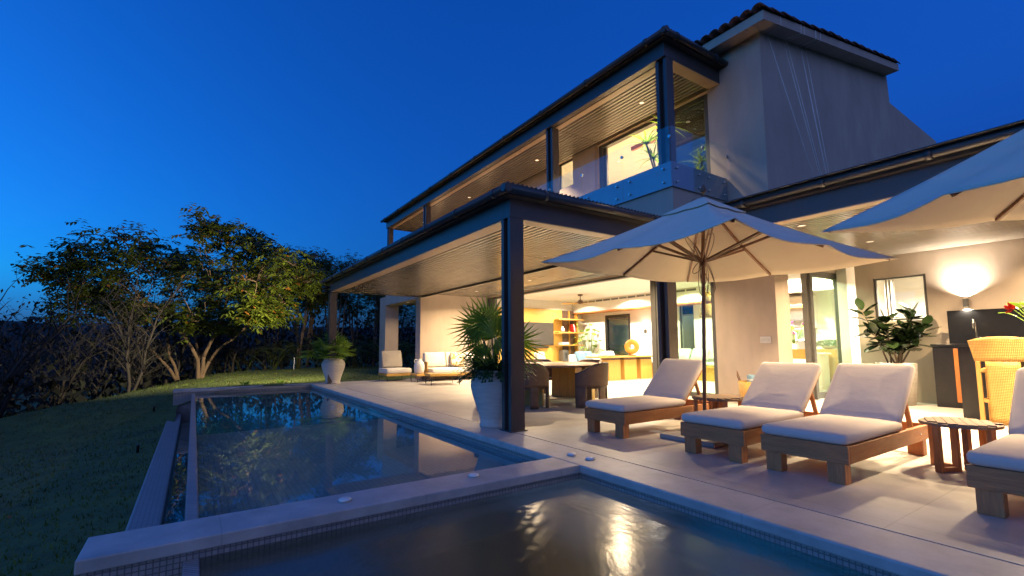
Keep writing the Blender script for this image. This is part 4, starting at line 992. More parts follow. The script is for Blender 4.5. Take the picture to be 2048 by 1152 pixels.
for k in range(34):
    an = rng.uniform(0, 6.28); h = rng.uniform(0.7, 2.05); rr = rng.uniform(0.1, 0.5); c = Vector((rr * math.cos(an), rr * math.sin(an), h))
    f = MB(); f.tube([(0, 0, 0.34), c * 0.5 + Vector((0, 0, 0.2)), c], 0.007, 4); d = Vector((math.cos(an), math.sin(an), -0.2)).normalized(); s = d.cross(Vector((0, 0, 1))).normalized(); L = rng.uniform(0.18, 0.3); rows = []
    for i in range(6):
        q = i / 5; ww = L * 0.36 * math.sin(PI * (q * 0.9 + 0.06)); p_ = c + d * L * q + Vector((0, 0, -0.2 * L * q * q)); rows.append([p_ - s * ww, p_, p_ + s * ww])
    f.grid(rows); part('leaf', f, 'palm', mp)
bench = thing('window_seat', 'golden wood window seat along the back wall', 'bench', (13.5, 9.7, 0.006))
part('seat_board', MB().box(-0.35, 0.29, -1.9, 1.9, 0.40, 0.46), 'oak_x', bench); part('front', MB().box(-0.30, 0.29, -1.88, 1.88, 0.0, 0.399), 'oak', bench); part('seat_cushion', cushion(MB(), 0.6, 3.7, 0.10, (-0.33, 0, 0.462)), 'palegreenfab', bench)
for (y, lab) in ((10.0, 'pale green pillow on the window seat, left one'), (9.35, 'pale green pillow on the window seat, right one')):
    o = thing('throw_pillow', lab, 'pillow', (13.58, y, 0.78)); o.rotation_euler = (0, R(-64), 0); part('cover', cushion(MB(), 0.40, 0.58, 0.12, (-0.2, 0, 0), puff=0.05), 'palegreenfab', o)
pd = thing('pendant_lamp', 'woven rattan pendant lamp behind the fixed glass pane', 'lamp', (10.5, 6.98, 1.80))
m = MB(); m.lathe([(0.20, 0.0), (0.21, 0.02), (0.20, 0.26), (0.06, 0.34)], 28, cap=False); m.uv = [(i * 0.05, 0) for i in range(len(m.v))]; part('shade', m, 'rattan', pd, solid=0.012)
m = MB(); m.lathe([(0.15, 0.38), (0.05, 0.62)], 24, cap=False); m.uv = [(i * 0.05, 0) for i in range(len(m.v))]; part('upper_shade', m, 'rattan', pd, solid=0.012); part('cord', MB().tube([(0, 0, 0.3), (0, 0, 1.165)], 0.008, 6), 'blackmetal', pd); part('bulb', MB().lathe([(0.0005, 0.1), (0.05, 0.13), (0.06, 0.17), (0.04, 0.22), (0.0005, 0.24)], 16), 'lampwarm', pd)
# kitchen behind the sliding door
kc = thing('kitchen_cabinet', 'white kitchen cabinet wall with open shelves and built in oven', 'cabinet', (13.6, 6.4, 0.006))
part('carcass', MB().box(-0.30, 0.18, -0.45, 0.9, 0.0, 0.9), 'white', kc); part('carcass', MB().box(-0.10, 0.18, -0.45, 0.9, 1.55, 2.4), 'white', kc)
part('worktop', MB().box(-0.34, 0.18, -0.47, 0.92, 0.901, 0.94), 'stucco_in', kc); part('wood_shelf', MB().box(-0.30, -0.101, -0.45, 0.9, 2.08, 2.16), 'oak_x', kc); part('shelf_board', MB().box(-0.32, -0.101, -0.45, 0.9, 1.74, 1.78), 'frame', kc)
part('oven', MB().box(-0.32, -0.301, -0.2, 0.42, 0.2, 0.8), 'blackmetal', kc, bevel=0.01)
o = thing('framed_print', 'small framed picture of greenery on the white kitchen wall', 'picture', (13.44, 6.24, 1.38)); part('frame', MB().box(-0.0, 0.02, -0.16, 0.16, -0.2, 0.2), 'frame', o); part('mat_board', MB().box(-0.004, -0.0005, -0.14, 0.14, -0.18, 0.18), 'white', o); part('print', MB().box(-0.007, -0.0045, -0.09, 0.09, -0.12, 0.12), 'art', o); part('hanger', MB().box(0.021, 0.16, -0.02, 0.02, 0.1, 0.16), 'frame', o)
sb = thing('oak_sideboard', 'golden oak sideboard behind the glazed door leaf', 'sideboard', (13.3, 5.42, 0.006)); part('body', MB().box(-0.3, 0.4, -0.45, 0.45, 0.25, 0.98), 'oak', sb, bevel=0.004); part('door', MB().box(-0.316, -0.301, -0.42, -0.01, 0.3, 0.94), 'oak', sb); part('door', MB().box(-0.316, -0.301, 0.01, 0.42, 0.3, 0.94), 'oak', sb); part('leg_frame', MB().box(-0.28, -0.24, -0.43, 0.43, 0, 0.249), 'blackmetal', sb)
o = thing('moss_bowl', 'bowl of clipped greenery on the oak sideboard', 'plant', (13.2, 5.45, 0.986)); part('bowl', MB().lathe([(0.1, 0), (0.2, 0.07), (0.22, 0.1), (0.0005, 0.09)], 24), 'white', o)
f = MB()
for k in range(420):
    d = Vector((rng.gauss(0, 1), rng.gauss(0, 1), abs(rng.gauss(0, 1)))).normalized(); c = Vector((d.x * 0.24, d.y * 0.32, 0.09 + d.z * 0.14)); s = Vector((rng.uniform(-1, 1), rng.uniform(-1, 1), rng.uniform(-1, 1))) * 0.03; u = d.cross(s).normalized() * 0.03; f.add([c - s, c + u, c + s, c - u], [(0, 1, 2, 3)])
part('foliage', f, 'fern', o)
isl = thing('kitchen_island', 'white kitchen island just inside the sliding door', 'counter', (12.45, 6.1, 0.006)); part('body', MB().box(-0.4, 0.4, -0.75, 0.8, 0, 0.86), 'white', isl); part('worktop', MB().box(-0.44, 0.44, -0.8, 0.85, 0.861, 0.90), 'stucco_in', isl, bevel=0.004)
vs = thing('orchid_vase', 'vase of purple orchids and green leaves on the kitchen island', 'flowers', (12.2, 5.80, 0.906)); part('vessel', MB().lathe([(0.05, 0), (0.07, 0.02), (0.06, 0.2), (0.05, 0.22)], 20), 'white', vs)
for k in range(16):
    an = rng.uniform(0, 6.28); d = Vector((math.cos(an) * 0.5, math.sin(an) * 0.5, 1)).normalized(); L = rng.uniform(0.3, 0.6); tip = Vector((0, 0, 0.2)) + d * L; f = MB().tube([(0, 0, 0.15), tip], 0.006, 4); part('stem', f, 'palm', vs); f = MB()
    for j in range(7):
        q = Vector((rng.gauss(0, 1), rng.gauss(0, 1), rng.gauss(0, 1))).normalized(); u = q.cross(Vector((0.2, 0.5, 1))).normalized() * 0.035; f.add([tip, tip + q * 0.05 + u, tip + q * 0.09, tip + q * 0.05 - u], [(0, 1, 2, 3)])
    part('bloom' if k % 2 else 'leaf', f, 'purple' if k % 2 else 'palm', vs)
kch = thing('kitchen_chair', 'golden wood chair standing in the kitchen doorway', 'chair', (11.45, 5.42, 0.006), R(20))
part('seat', MB().box(-0.22, 0.22, -0.22, 0.22, 0.62, 0.66), 'oak_x', kch, bevel=0.01)
for x in (-0.2, 0.2):
    for y in (-0.2, 0.2): part('leg', MB().box(x - 0.018, x + 0.018, y - 0.018, y + 0.018, 0, 0.62 if x > 0 else 1.02), 'oak', kch)
part('back_rest', MB().box(-0.215, -0.185, -0.181, 0.181, 0.78, 1.0), 'oak_x', kch)
o = thing('linen_curtain', 'pale linen curtain hanging inside the small bar window', 'curtain', (12.7, 4.0, 0)); rows = []
for z in (0.02, 1.4, 2.85): rows.append([(0.05 * math.sin(j * 1.3), -0.10 + j * 0.0125, z) for j in range(17)])
part('cloth', MB().grid(rows), 'curtain', o, solid=0.006); part('rail', MB().tube([(0, -0.2, 2.86), (0, 0.2, 2.86)], 0.012, 8), 'frame', o)
bs = thing('rope_basket', 'woven basket with rolled blue towels by the stucco wall', 'basket', (8.80, 5.02, 0))
m = MB(); m.lathe([(0.17, 0), (0.20, 0.1), (0.22, 0.42), (0.205, 0.42), (0.19, 0.1), (0.0005, 0.04)], 28, cap=False); m.uv = [(i * 0.03, 0) for i in range(len(m.v))]; part('basket_body', m, 'rattan', bs)
part('handle', MB().tube([(-0.02, 0.21, 0.40), (-0.05, 0.24, 0.52), (-0.03, 0.25, 0.60), (0.0, 0.24, 0.52), (0.02, 0.21, 0.40)], 0.009, 6), 'umbwood', bs); part('handle', MB().tube([(-0.08, -0.2, 0.40), (0.0, -0.24, 0.5), (0.08, -0.2, 0.40)], 0.009, 6), 'umbwood', bs)
for (x, y) in ((-0.06, -0.05), (0.06, 0.04), (0.0, -0.1)):
    o = thing('rolled_towel', 'rolled pale blue towel standing in the woven basket', 'towel', (8.80 + x, 5.02 + y, 0.08), 0, 'towels in the basket'); part('roll', MB().lathe([(0.055, 0), (0.06, 0.02), (0.06, 0.44), (0.04, 0.46), (0.0005, 0.45)], 18), 'bluefab', o); part('hem', MB().lathe([(0.061, 0.36), (0.063, 0.37), (0.061, 0.38)], 18, cap=False), 'white', o)

# ------------------------------------------------------------------ bar
bk = thing('bar_counter', 'black stone back counter along the bar wall with an orange wood door', 'counter', (11.2, 0.8, 0))
part('body', MB().box(-0.25, 0.249, -3.0, 2.08, 0.0, 1.06), 'black', bk); part('worktop', MB().box(-0.28, 0.249, -3.0, 2.10, 1.061, 1.10), 'black', bk, bevel=0.003)
part('door', MB().box(-0.270, -0.2505, 1.52, 1.80, 0.10, 1.02), 'orangewood', bk, bevel=0.003); part('splashback', MB().box(0.20, 0.249, -3.0, 1.95, 1.101, 1.70), 'black', bk)
fc = thing('faucet', 'tall curved steel faucet in front of the black splashback', 'faucet', (11.15, 2.33, 1.101))
part('base', MB().lathe([(0.03, 0), (0.03, 0.03), (0.018, 0.05)], 16), 'steel', fc); p = [(0, 0, 0.04), (0, 0, 0.34)] + [(-0.07 + 0.07 * math.cos(R(a)), 0, 0.34 + 0.07 * math.sin(R(a))) for a in range(20, 181, 20)] + [(-0.14, 0, 0.25)]
part('spout', MB().tube(p, 0.014, 10), 'steel', fc); part('handle', MB().tube([(0, 0.0, 0.09), (0.0, -0.06, 0.11)], 0.008, 8), 'steel', fc)
bi = thing('bar_island', 'black stone bar island behind the tall rattan stool', 'bar', (9.75, 0.2, 0))
part('front', MB().box(-0.20, 0.25, -2.8, 2.02, 0.0, 1.06), 'black', bi); part('worktop', MB().box(-0.25, 0.32, -2.85, 2.04, 1.061, 1.10), 'black', bi, bevel=0.003); part('kick_rail', MB().box(-0.215, -0.2005, -2.7, 1.2, 0.25, 0.29), 'steel', bi)
fl = thing('flower_vase', 'vase of red tropical flowers and leaves on the bar at the right edge', 'flowers', (9.78, 1.33, 1.101)); part('vessel', MB().lathe([(0.06, 0), (0.09, 0.03), (0.075, 0.2), (0.06, 0.24)], 24), 'white', fl)
for k in range(13):
    an = rng.uniform(0, 6.28) if k > 2 else 2.2 + k * 0.4; d = Vector((math.cos(an), math.sin(an), rng.uniform(0.5, 1.3) if k > 2 else 1.0)).normalized(); L = rng.uniform(0.3, 0.48); tip = Vector((0, 0, 0.15)) + d * L
    part('stem', MB().tube([(0, 0, 0.12), tip], 0.007, 5), 'palm', fl); f = MB()
    if k % 2 == 0:
        for j in range(16):
            q = (d + Vector((rng.gauss(0, .6), rng.gauss(0, .6), rng.gauss(0, .6)))).normalized(); s = q.cross(Vector((.3, .2, 1))).normalized() * 0.028; f.add([tip, tip + q * 0.06 + s, tip + q * 0.12, tip + q * 0.06 - s], [(0, 1, 2), (0, 2, 3)])
        part('bloom', f, 'red', fl)
    else:
        s = d.cross(Vector((0, 0, 1))).normalized(); f.grid([[tip + d * 0.26 * q / 5 - s * 0.05 * math.sin(PI * (q / 5 * .9 + .05)) + Vector((0, 0, -0.1 * (q / 5) ** 2)), tip + d * 0.26 * q / 5 + Vector((0, 0, 0.01 - 0.1 * (q / 5) ** 2)), tip + d * 0.26 * q / 5 + s * 0.05 * math.sin(PI * (q / 5 * .9 + .05)) + Vector((0, 0, -0.1 * (q / 5) ** 2))] for q in range(6)]); part('leaf', f, 'palm', fl)
bst = thing('bar_stool', 'tall honey rattan bar stool with a broad woven back', 'stool', (9.25, 1.66, 0))
def backsheet(y0f, y1f, z0, z1, n=12, nz=6):
    m = MB(); m.uv = []; rows = []
    for i in range(nz + 1):
        z = z0 + (z1 - z0) * i / nz; row = []
        for j in range(n + 1):
            f_ = j / n; y = y0f(z) + (y1f(z) - y0f(z)) * f_; zz = z - (0.055 * (abs(f_ - .5) * 2) ** 2 if z1 > 1.1 and i == nz else 0); row.append((-0.22 - 0.05 * (z - 0.7) + 0.12 * (y / 0.34) ** 2, y, zz)); m.uv.append((y * 2.6, z))
        rows.append(row)
    return m.grid(rows)
part('back_panel', backsheet(lambda z: -0.28 - 0.07 * (z - .86) / .34, lambda z: 0.28 + 0.07 * (z - .86) / .34, 0.86, 1.20, 16), 'rattan', bst, solid=0.03)
part('back_splat', backsheet(lambda z: -0.165, lambda z: 0.165, 0.02, 0.859, 10, 10), 'rattan', bst, solid=0.03)
for (x, y) in ((-0.17, 0.25), (-0.17, -0.25), (0.22, 0.24), (0.22, -0.24)): part('leg', MB().box(x - 0.024, x + 0.024, y - 0.024, y + 0.024, 0, 0.859 if x < 0 else 0.70), 'rattanframe', bst, bevel=0.006)
m = MB().box(-0.19, 0.25, -0.26, 0.26, 0.701, 0.76); m.uv = [(v[1] * 3, v[2]) for v in m.v]; part('seat', m, 'rattan', bst, bevel=0.02)
for y in (0.25, -0.25): part('foot_rail', MB().box(-0.145, 0.195, y - 0.012, y + 0.012, 0.30, 0.335), 'rattanframe', bst)
part('foot_rail', MB().box(-0.187, -0.153, 0.166, 0.225, 0.30, 0.34), 'rattanframe', bst); part('foot_rail', MB().box(0.205, 0.235, -0.215, 0.215, 0.30, 0.335), 'rattanframe', bst)

# ------------------------------------------------------------------ lamps
def downlight(label, loc, power, group, color=WHITE, size=0.10, spread=150):
    t = thing('downlight', label, 'lamp', loc, 0, group)
    part('trim_ring', MB().lathe([(0.045, -0.001), (0.06, -0.001), (0.058, -0.007), (0.045, -0.006)], 20, cap=False), 'white', t)
    part('lens', MB().lathe([(0.0005, -0.002), (0.044, -0.002)], 20, cap=False), 'lampwhite', t)
    lamp('lamp_light', 'AREA', power, color, t, (0, 0, -0.012), size, spread=spread)
    return t
for i, (x, y, pw_) in enumerate(((10.3, 8.6, 34), (10.3, 11.4, 34), (10.6, 13.9, 36), (12.6, 9.4, 40), (12.6, 11.8, 40), (12.4, 14.2, 36), (10.6, 6.0, 30))):
    downlight('round recessed downlight in the white living room ceiling', (x, y, 2.969), pw_ * 0.72, 'living room downlights')
for (x, y) in ((11.2, 5.7), (12.9, 6.3), (13.0, 5.4)): downlight('recessed downlight in the kitchen ceiling', (x, y, 2.969), 34, 'kitchen downlights')
downlight('recessed downlight in the small room behind the bar window', (12.0, 2.7, 2.899), 130, None)
for (x, y, p_) in ((7.7, 7.4, 38), (7.7, 10.6, 38), (7.7, 13.6, 36)): downlight('recessed downlight in the slatted soffit outside the living room', (x, y, 2.934), p_, 'soffit downlights', WARM)
downlight('recessed downlight in the lintel of the portico opening beside the lounge', (6.68, 17.1, 2.799), 9, None, WARM)
for (x, y, p_) in ((9.5, 3.2, 34), (8.6, 1.2, 34), (9.0, -1.2, 28), (10.6, 1.0, 22), (7.35, 3.3, 40), (7.35, 1.2, 40)): downlight('recessed downlight in the slatted bar pergola ceiling', (x, y, 2.849), p_, 'bar pergola downlights', WARM, 0.22, 105 if x < 8 else 140)
for (x, y) in ((7.85, 6.6), (7.85, 10.4), (7.85, 14.4), (7.85, 18.4)): downlight('recessed downlight in the upstairs balcony ceiling', (x, y, 6.369), 15, 'balcony downlights', WARM, 0.1, 100)
for (x, y) in ((10.3, 7.0), (10.3, 9.6)): downlight('recessed downlight in the upstairs bedroom ceiling', (x, y, 6.599), 40, 'bedroom downlights', WARM)
def sconce(label, loc, n, up_w, dn_w, s=1.0):
    """box wall lamp throwing light up and down, n is the wall's outward direction"""
    t = thing('wall_sconce', label, 'lamp', loc); n = Vector(n); c = n * 0.055
    part('housing', MB().obox(c, (0.07 * s, 0.07 * s, 0.15)), 'frame', t, bevel=0.004); part('mount', MB().obox(n * 0.01, (0.02 + 0.04 * abs(n.y), 0.02 + 0.04 * abs(n.x), 0.08)), 'steel', t)
    part('lens', MB().obox(c + Vector((0, 0, 0.077)), (0.05 * s, 0.05 * s, 0.003)), 'lampwhite', t); part('lens', MB().obox(c + Vector((0, 0, -0.077)), (0.05 * s, 0.05 * s, 0.003)), 'lampwhite', t)
    lamp('lamp_light', 'SPOT', up_w, WHITE, t, c + Vector((0, 0, 0.085)), 0.02, (PI, 0, 0), 136, 1.0); lamp('lamp_light', 'SPOT', dn_w, WHITE, t, c + Vector((0, 0, -0.085)), 0.02, (0, 0, 0), 140, 0.5)
sconce('wall lamp throwing a bright disc of light above the black splashback', (11.45, 2.48, 1.83), (-1, 0, 0), 100, 28)
sconce('wall lamp on the living room back wall right of the glass door', (13.8, 11.75, 1.63), (-1, 0, 0), 9, 9)
gs = thing('garden_spotlight', 'small dark spotlight on the far pergola corner, upper of the pair, lighting the big tree', 'lamp', (3.44, 15.42, 2.98))
part('housing', MB().tube([(-0.05, 0, 0), (-0.19, 0.06, -0.01)], 0.05, 14), 'blackmetal', gs); part('bracket', MB().box(-0.06, 0.008, -0.03, 0.03, -0.03, 0.03), 'blackmetal', gs)
td = (Vector((-0.7, 23.0, 4.0)) - Vector((3.23, 15.49, 2.97))).to_track_quat('-Z', 'Y').to_euler()
lamp('lamp_light', 'SPOT', 420, (1.0, 0.80, 0.46), gs, (-0.21, 0.07, -0.01), 0.05, td, 88, 0.35)
gs['group'] = 'garden spotlights'
gs2 = dup(gs, (3.44, 15.42, 2.86), 0, 'small dark spotlight on the far pergola corner, lower of the pair, lighting the lawn')
for ch in children_of(gs2):
    if ch.type == 'LIGHT': ch.data = ch.data.copy(); ch.data.energy *= 1.5; ch.data.spot_size = R(92); ch.data.spot_blend = 0.8; ch.rotation_euler = (Vector((1.2, 22.0, -0.6)) - Vector((3.23, 15.49, 2.85))).to_track_quat('-Z', 'Y').to_euler()
# ------------------------------------------------------------------ vegetation beyond the pool
VR = Vector((0.831, -0.556, 0)); VF = Vector((0.556, 0.831, 0))
def leafquad(mb, p, d, L, wd, rng):
    s = d.cross(Vector((rng.uniform(-.4, .4), rng.uniform(-.4, .4), 1)))
    if s.length < 1e-3: s = Vector((1, 0, 0))
    s = s.normalized() * wd; m_ = p + d * (L * 0.5); e = p + d * L + Vector((0, 0, -0.15 * L))
    mb.add([p, m_ + s, e, m_ - s], [(0, 1, 2, 3)])
def limb(mb, p, q, r0, r1, rng, wob=0.08, n=7, seg=6):
    p, q = Vector(p), Vector(q); L = (q - p).length; pts = []
    o = Vector((0, 0, 0))
    for i in range(seg + 1):
        f = i / seg; o += Vector((rng.uniform(-1, 1), rng.uniform(-1, 1), rng.uniform(-.4, .4))) * wob * L / seg
        pts.append(p.lerp(q, f) + o * math.sin(PI * f) + Vector((0, 0, 0.10 * L * math.sin(PI * f))))
    mb.tube(pts, [r0 + (r1 - r0) * i / seg for i in range(seg + 1)], n); return pts
def spray(mb, tip, out, n, spread, L, rng, hang=0.35):
    """drooping compound sprays of narrow leaves round a twig tip"""
    for k in range(n):
        c = tip + Vector((rng.gauss(0, 1), rng.gauss(0, 1), rng.gauss(0, 0.7))) * spread
        d = (out * rng.uniform(0, 1) + Vector((rng.gauss(0, 1), rng.gauss(0, 1), rng.gauss(0, 0.6) - hang))).normalized()
        m = 3; s = d.cross(Vector((0, 0, 1)))
        s = s.normalized() if s.length > 1e-3 else Vector((1, 0, 0))
        for j in range(m):
            b = c + d * (L * 0.55 * j)
            for sg in (-1, 1): leafquad(mb, b, (d * 0.45 + s * sg * 0.8 + Vector((0, 0, -hang * rng.uniform(.3, 1.2)))).normalized(), L * rng.uniform(.7, 1.2), L * 0.22, rng)
def crown_tree(name, label, cat, loc, blobs, trunks, tips, leaves, L, leafm, seed, group=None, barkm='bark', spread=0.22):
    rng = random.Random(seed); t = thing(name, label, cat, loc, 0, group); lf = MB(); tw = MB(); nodes_ = []
    for (b0, path, r) in trunks:
        m = MB(); pts = [Vector(b0)] + [Vector(p) for p in path]; allp = []
        for i, (p, q) in enumerate(zip(pts, pts[1:])):
            ra = r * (1 - 0.75 * i / len(path)); rb_ = r * (1 - 0.75 * (i + 1) / len(path)); allp += limb(m, p, q, ra, rb_, rng, 0.10, 8)
        part('trunk', m, barkm, t); nodes_ += allp[4:]
    for k in range(tips):
        c, r = blobs[rng.randrange(len(blobs))]; d = Vector((rng.gauss(0, 1), rng.gauss(0, 1), rng.gauss(0, 1))).normalized() * (rng.random() ** 0.45)
        tip = Vector(c) + Vector((d.x * r, d.y * r, d.z * r * 0.75))
        nd = min(nodes_, key=lambda q: (q - tip).length + (1.5 if q.z > tip.z else 0)); limb(tw, nd, tip, 0.018, 0.005, rng, 0.2, 5, 4)
        if rng.random() < 0.5: nodes_.append(nd.lerp(tip, 0.6))
        spray(lf, tip, (tip - nd).normalized(), leaves, spread, L, rng)
    part('branches', tw, barkm, t); part('crown', lf, leafm, t)
    return t
def P(lat, z, dep=0.0): return tuple(VR * lat + VF * dep + Vector((0, 0, z)))
B = [((-4.6, 4.4), .8), ((-3.8, 5.1), .9), ((-2.4, 5.35), .9), ((-3.2, 3.9), 1.2), ((-1.7, 4.2), 1.2), ((-0.5, 4.7), 1.0), ((1.1, 5.9), .75), ((1.5, 4.8), 1.1), ((2.8, 4.7), .95), ((3.9, 4.1), 1.0), ((2.7, 3.4), 1.0), ((0.5, 3.5), 1.2), ((-1.5, 2.7), 1.0), ((-3.4, 2.7), .85), ((3.2, 2.6), .6), ((-5.0, 3.9), .5), ((-4.6, 3.2), .8), ((0.6, 2.3), .7)]
rng = random.Random(3); blobs = []
for (l, z), r in B:
    for dep in (-1.2, 0.2, 1.4): blobs.append((P(l + rng.uniform(-.3, .3), z + 0.15, dep + rng.uniform(-.4, .4)), r))
TR = [((0.15, 0, 0), [P(0.1, .9), P(-0.5, 2.0, -.3), P(-1.9, 3.3, -.6), P(-3.2, 4.6, -.5)], .085), ((0.2, 0.05, 0), [P(.35, 1.0), P(.75, 2.1, .3), P(1.2, 3.7, .2), P(1.3, 5.4, 0)], .085),
      ((0.25, 0, 0), [P(.4, .8, .3), P(1.2, 1.7, .5), P(2.6, 2.7, .9), P(3.6, 3.9, .9)], .075), (P(-.85, .05, .2), [P(-1.2, .7), P(-2.1, 1.6, -.4), P(-3.4, 2.5, -.8), P(-4.4, 3.7, -.5)], .065),
      (P(-.8, .05, .25), [P(-1.2, 1.0, .2), P(-1.6, 1.9, .6), P(-1.9, 3.4, 1.0), P(-1.6, 4.7, 1.1)], .065), ((0.1, 0.1, 0), [P(-.2, 1.0, .5), P(-.8, 2.2, 1.0), P(-.4, 4.0, 1.4)], .08)]
crown_tree('acacia_tree', 'large spreading tree with several crooked trunks beyond the pool, lit warm from the right', 'tree', (0.05, 23.0, -0.22), blobs, TR, 520, 9, 0.22, 'leaf', 6)

# slender leafy trees behind the lounge corner
def slender(seed, loc, h, label, group, leafm='leaf2', dens=1.0):
    rng = random.Random(seed); bl = []; tr_ = []
    for k in range(rng.randint(2, 3)):
        a = rng.uniform(0, 6.28); x, y = math.cos(a) * rng.uniform(.2, .9), math.sin(a) * rng.uniform(.2, .9)
        tr_.append(((x * .15, y * .15, 0), [(x * .5, y * .5, h * .35), (x * .9, y * .9, h * .62), (x * 1.4, y * 1.4, h * .9)], 0.065))
        for j in range(5): bl.append(((x * 1.3 + rng.uniform(-1, 1), y * 1.3 + rng.uniform(-1, 1), h * rng.uniform(.5, .97)), rng.uniform(.5, .9)))
    return crown_tree('slender_tree', label, 'tree', loc, bl, tr_, int(120 * dens), 10, 0.14, leafm, seed, group, 'bark', 0.26)
SG = 'slender trees behind the lounge'
SL = 'slender leafy tree with thin brown trunks behind the palm hedge'
p1 = slender(11, (5.2, 31.0, -0.1), 7.4, SL, SG); p2 = slender(12, (7.2, 30.0, -0.1), 7.2, SL, SG); p3 = slender(17, (3.4, 30.8, -0.2), 6.4, SL, SG)
rng = random.Random(40)
for i, (x, y, s) in enumerate(((8.8, 31.5, .98), (6.2, 33.5, 1.08), (10.2, 30.2, .92), (4.3, 33.8, 1.0), (2.2, 32.0, .85), (11.6, 32.0, .95), (13.4, 31.0, .9), (8.0, 35.0, 1.1), (9.0, 28.6, .85), (15.5, 31, .9), (1.0, 34.5, .9))):
    dup((p1, p2, p3)[i % 3], (x, y, -0.15), rng.uniform(0, 6.28), None, s)

# thin bare trees of the dark wood at the left
def bare(seed, loc, h, label, group):
    rng = random.Random(seed); t = thing('bare_tree', label, 'tree', loc, 0, group); tw = MB(); lf = MB(); ends = []
    for k in range(rng.randint(1, 3)):
        m = MB(); a = rng.uniform(0, 6.28); ln = rng.uniform(.1, .5)
        pts = limb(m, (0, 0, -.3), (math.cos(a) * ln, math.sin(a) * ln, h * .45), .055, .04, rng, .12, 6); q = pts[-1]
        e = q + Vector((math.cos(a) * ln * 1.6 + rng.uniform(-.4, .4), math.sin(a) * ln * 1.6 + rng.uniform(-.4, .4), h * .5)); pts2 = limb(m, q, e, .04, .012, rng, .14, 6)
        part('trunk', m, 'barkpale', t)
        for p in pts[3:] + pts2:
            for j in range(2):
                b = rng.uniform(0, 6.28); l = rng.uniform(.5, 1.3); tip = p + Vector((math.cos(b) * l * .7, math.sin(b) * l * .7, l * rng.uniform(.4, 1.1))); limb(tw, p, tip, .018, .004, rng, .15, 4, 4); ends.append(tip)
                for u in range(2):
                    t2 = tip.lerp(p, rng.uniform(0, .5)); tw.tube([t2, t2 + Vector((rng.uniform(-.4, .4), rng.uniform(-.4, .4), rng.uniform(.1, .6)))], [.006, .002], 3, False)
    for tip in ends:
        for j in range(4): leafquad(lf, tip + Vector((rng.gauss(0, .22), rng.gauss(0, .22), rng.gauss(0, .2))), Vector((rng.gauss(0, 1), rng.gauss(0, 1), rng.gauss(0, 1))).normalized(), .12, .03, rng)
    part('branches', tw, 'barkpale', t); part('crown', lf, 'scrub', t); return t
BG = 'bare trees of the dark wood'; BL = 'thin pale trunked bare tree in the dark wood left of the lawn'
bt = [bare(50 + i, (0, 0, 0), h, BL, BG) for i, h in enumerate((3.0, 3.4, 2.7, 3.7))]
rng = random.Random(77); k = 0
for row, (off, cnt) in enumerate(((1.0, 6), (2.6, 13), (4.4, 16))):
    for i in range(cnt):
        lat = -13.0 + 15.5 * (i + rng.uniform(.1, .9)) / cnt     # lateral metres at about 18 m
        x = -9.5 + 12.0 * (i + rng.uniform(.1, .9)) / cnt; y = edge_y(x) + off + rng.uniform(-.5, .5)
        z = lawn_z(x, y); o = bt[k % 4]
        if k < 4: o.location = (x, y, z); o.rotation_euler = (0, 0, rng.uniform(0, 6.28))
        else: dup(o, (x, y, z), rng.uniform(0, 6.28), None, rng.uniform(.8, 1.12) * (1.0 if x > -5 else 0.78))
        k += 1
# palm hedge along the lawn
def areca(seed, loc, h, label, group):
    rng = random.Random(seed); t = thing('areca_palm', label, 'palm', loc, 0, group)
    for k in range(rng.randint(8, 10)):
        a = rng.uniform(0, 6.28); b = Vector((math.cos(a) * .18, math.sin(a) * .18, 0)); el = rng.uniform(.75, 1.4); L = h * rng.uniform(.75, 1.1)
        d0 = Vector((math.cos(a) * math.cos(el), math.sin(a) * math.cos(el), math.sin(el))); pts = []
        for i in range(9): f = i / 8; pts.append(b + d0 * L * f + Vector((math.cos(a), math.sin(a), -1.0)) * (.28 * L * f * f * f))
        m = MB(); m.tube(pts, [.018 * (1 - .8 * i / 8) for i in range(9)], 5)
        for i in range(3, 9):
            d = (pts[i] - pts[i - 1]).normalized(); s = d.cross(Vector((0, 0, 1))).normalized()
            for q in range(4):
                c = pts[i - 1].lerp(pts[i], q / 4)
                for sg in (-1, 1): leafquad(m, c, (d * .7 + s * sg + Vector((0, 0, -.25))).normalized(), h * rng.uniform(.14, .22), .018, rng)
        part('frond', m, 'palmyellow', t)
    return t
AG = 'palm hedge at the end of the lawn'; AL = 'clump of yellow green palm in the hedge at the end of the lawn'
a1 = areca(90, (3.4, 27.6, -0.06), 2.1, AL, AG); a2 = areca(91, (4.9, 28.0, -0.06), 2.3, AL, AG); rng = random.Random(31)
for i, (x, y) in enumerate(((5.9, 27.3), (6.7, 28.2), (7.5, 27.4), (8.3, 28.2), (9.1, 27.2), (9.9, 27.9), (10.7, 26.9), (11.6, 27.8), (6.2, 29.2), (2.2, 28.4), (12.6, 27.0), (8.9, 25.5), (10.2, 24.6))):
    dup((a1, a2)[i % 2], (x, y, lawn_z(x, y) + 0.08), rng.uniform(0, 6.28), None, rng.uniform(.75, 1.15))
gw = thing('garden_wall', 'pale garden wall seen through the back glass door', 'wall', (16.6, 11.5, 0))
part('wall', MB().box(-0.1, 0.1, -4.5, 5.0, -0.1, 2.3), 'stucco_in', gw); part('cap', MB().box(-0.14, 0.14, -4.5, 5.0, 2.301, 2.36), 'stucco', gw)
part('ground', MB().box(-2.55, -0.11, -4.5, 5.0, -0.1, -0.02), 'lawn', gw)
for (x, y, s) in ((15.2, 13.1, .75), (15.8, 14.2, .9), (15.3, 10.6, .8), (15.9, 11.6, .9), (15.5, 9.5, .8)):
    o = dup(a1, (x, y, -0.03), rng.uniform(0, 6.28), 'clump of garden palm between the back windows and the pale garden wall', s, 'palms behind the house')
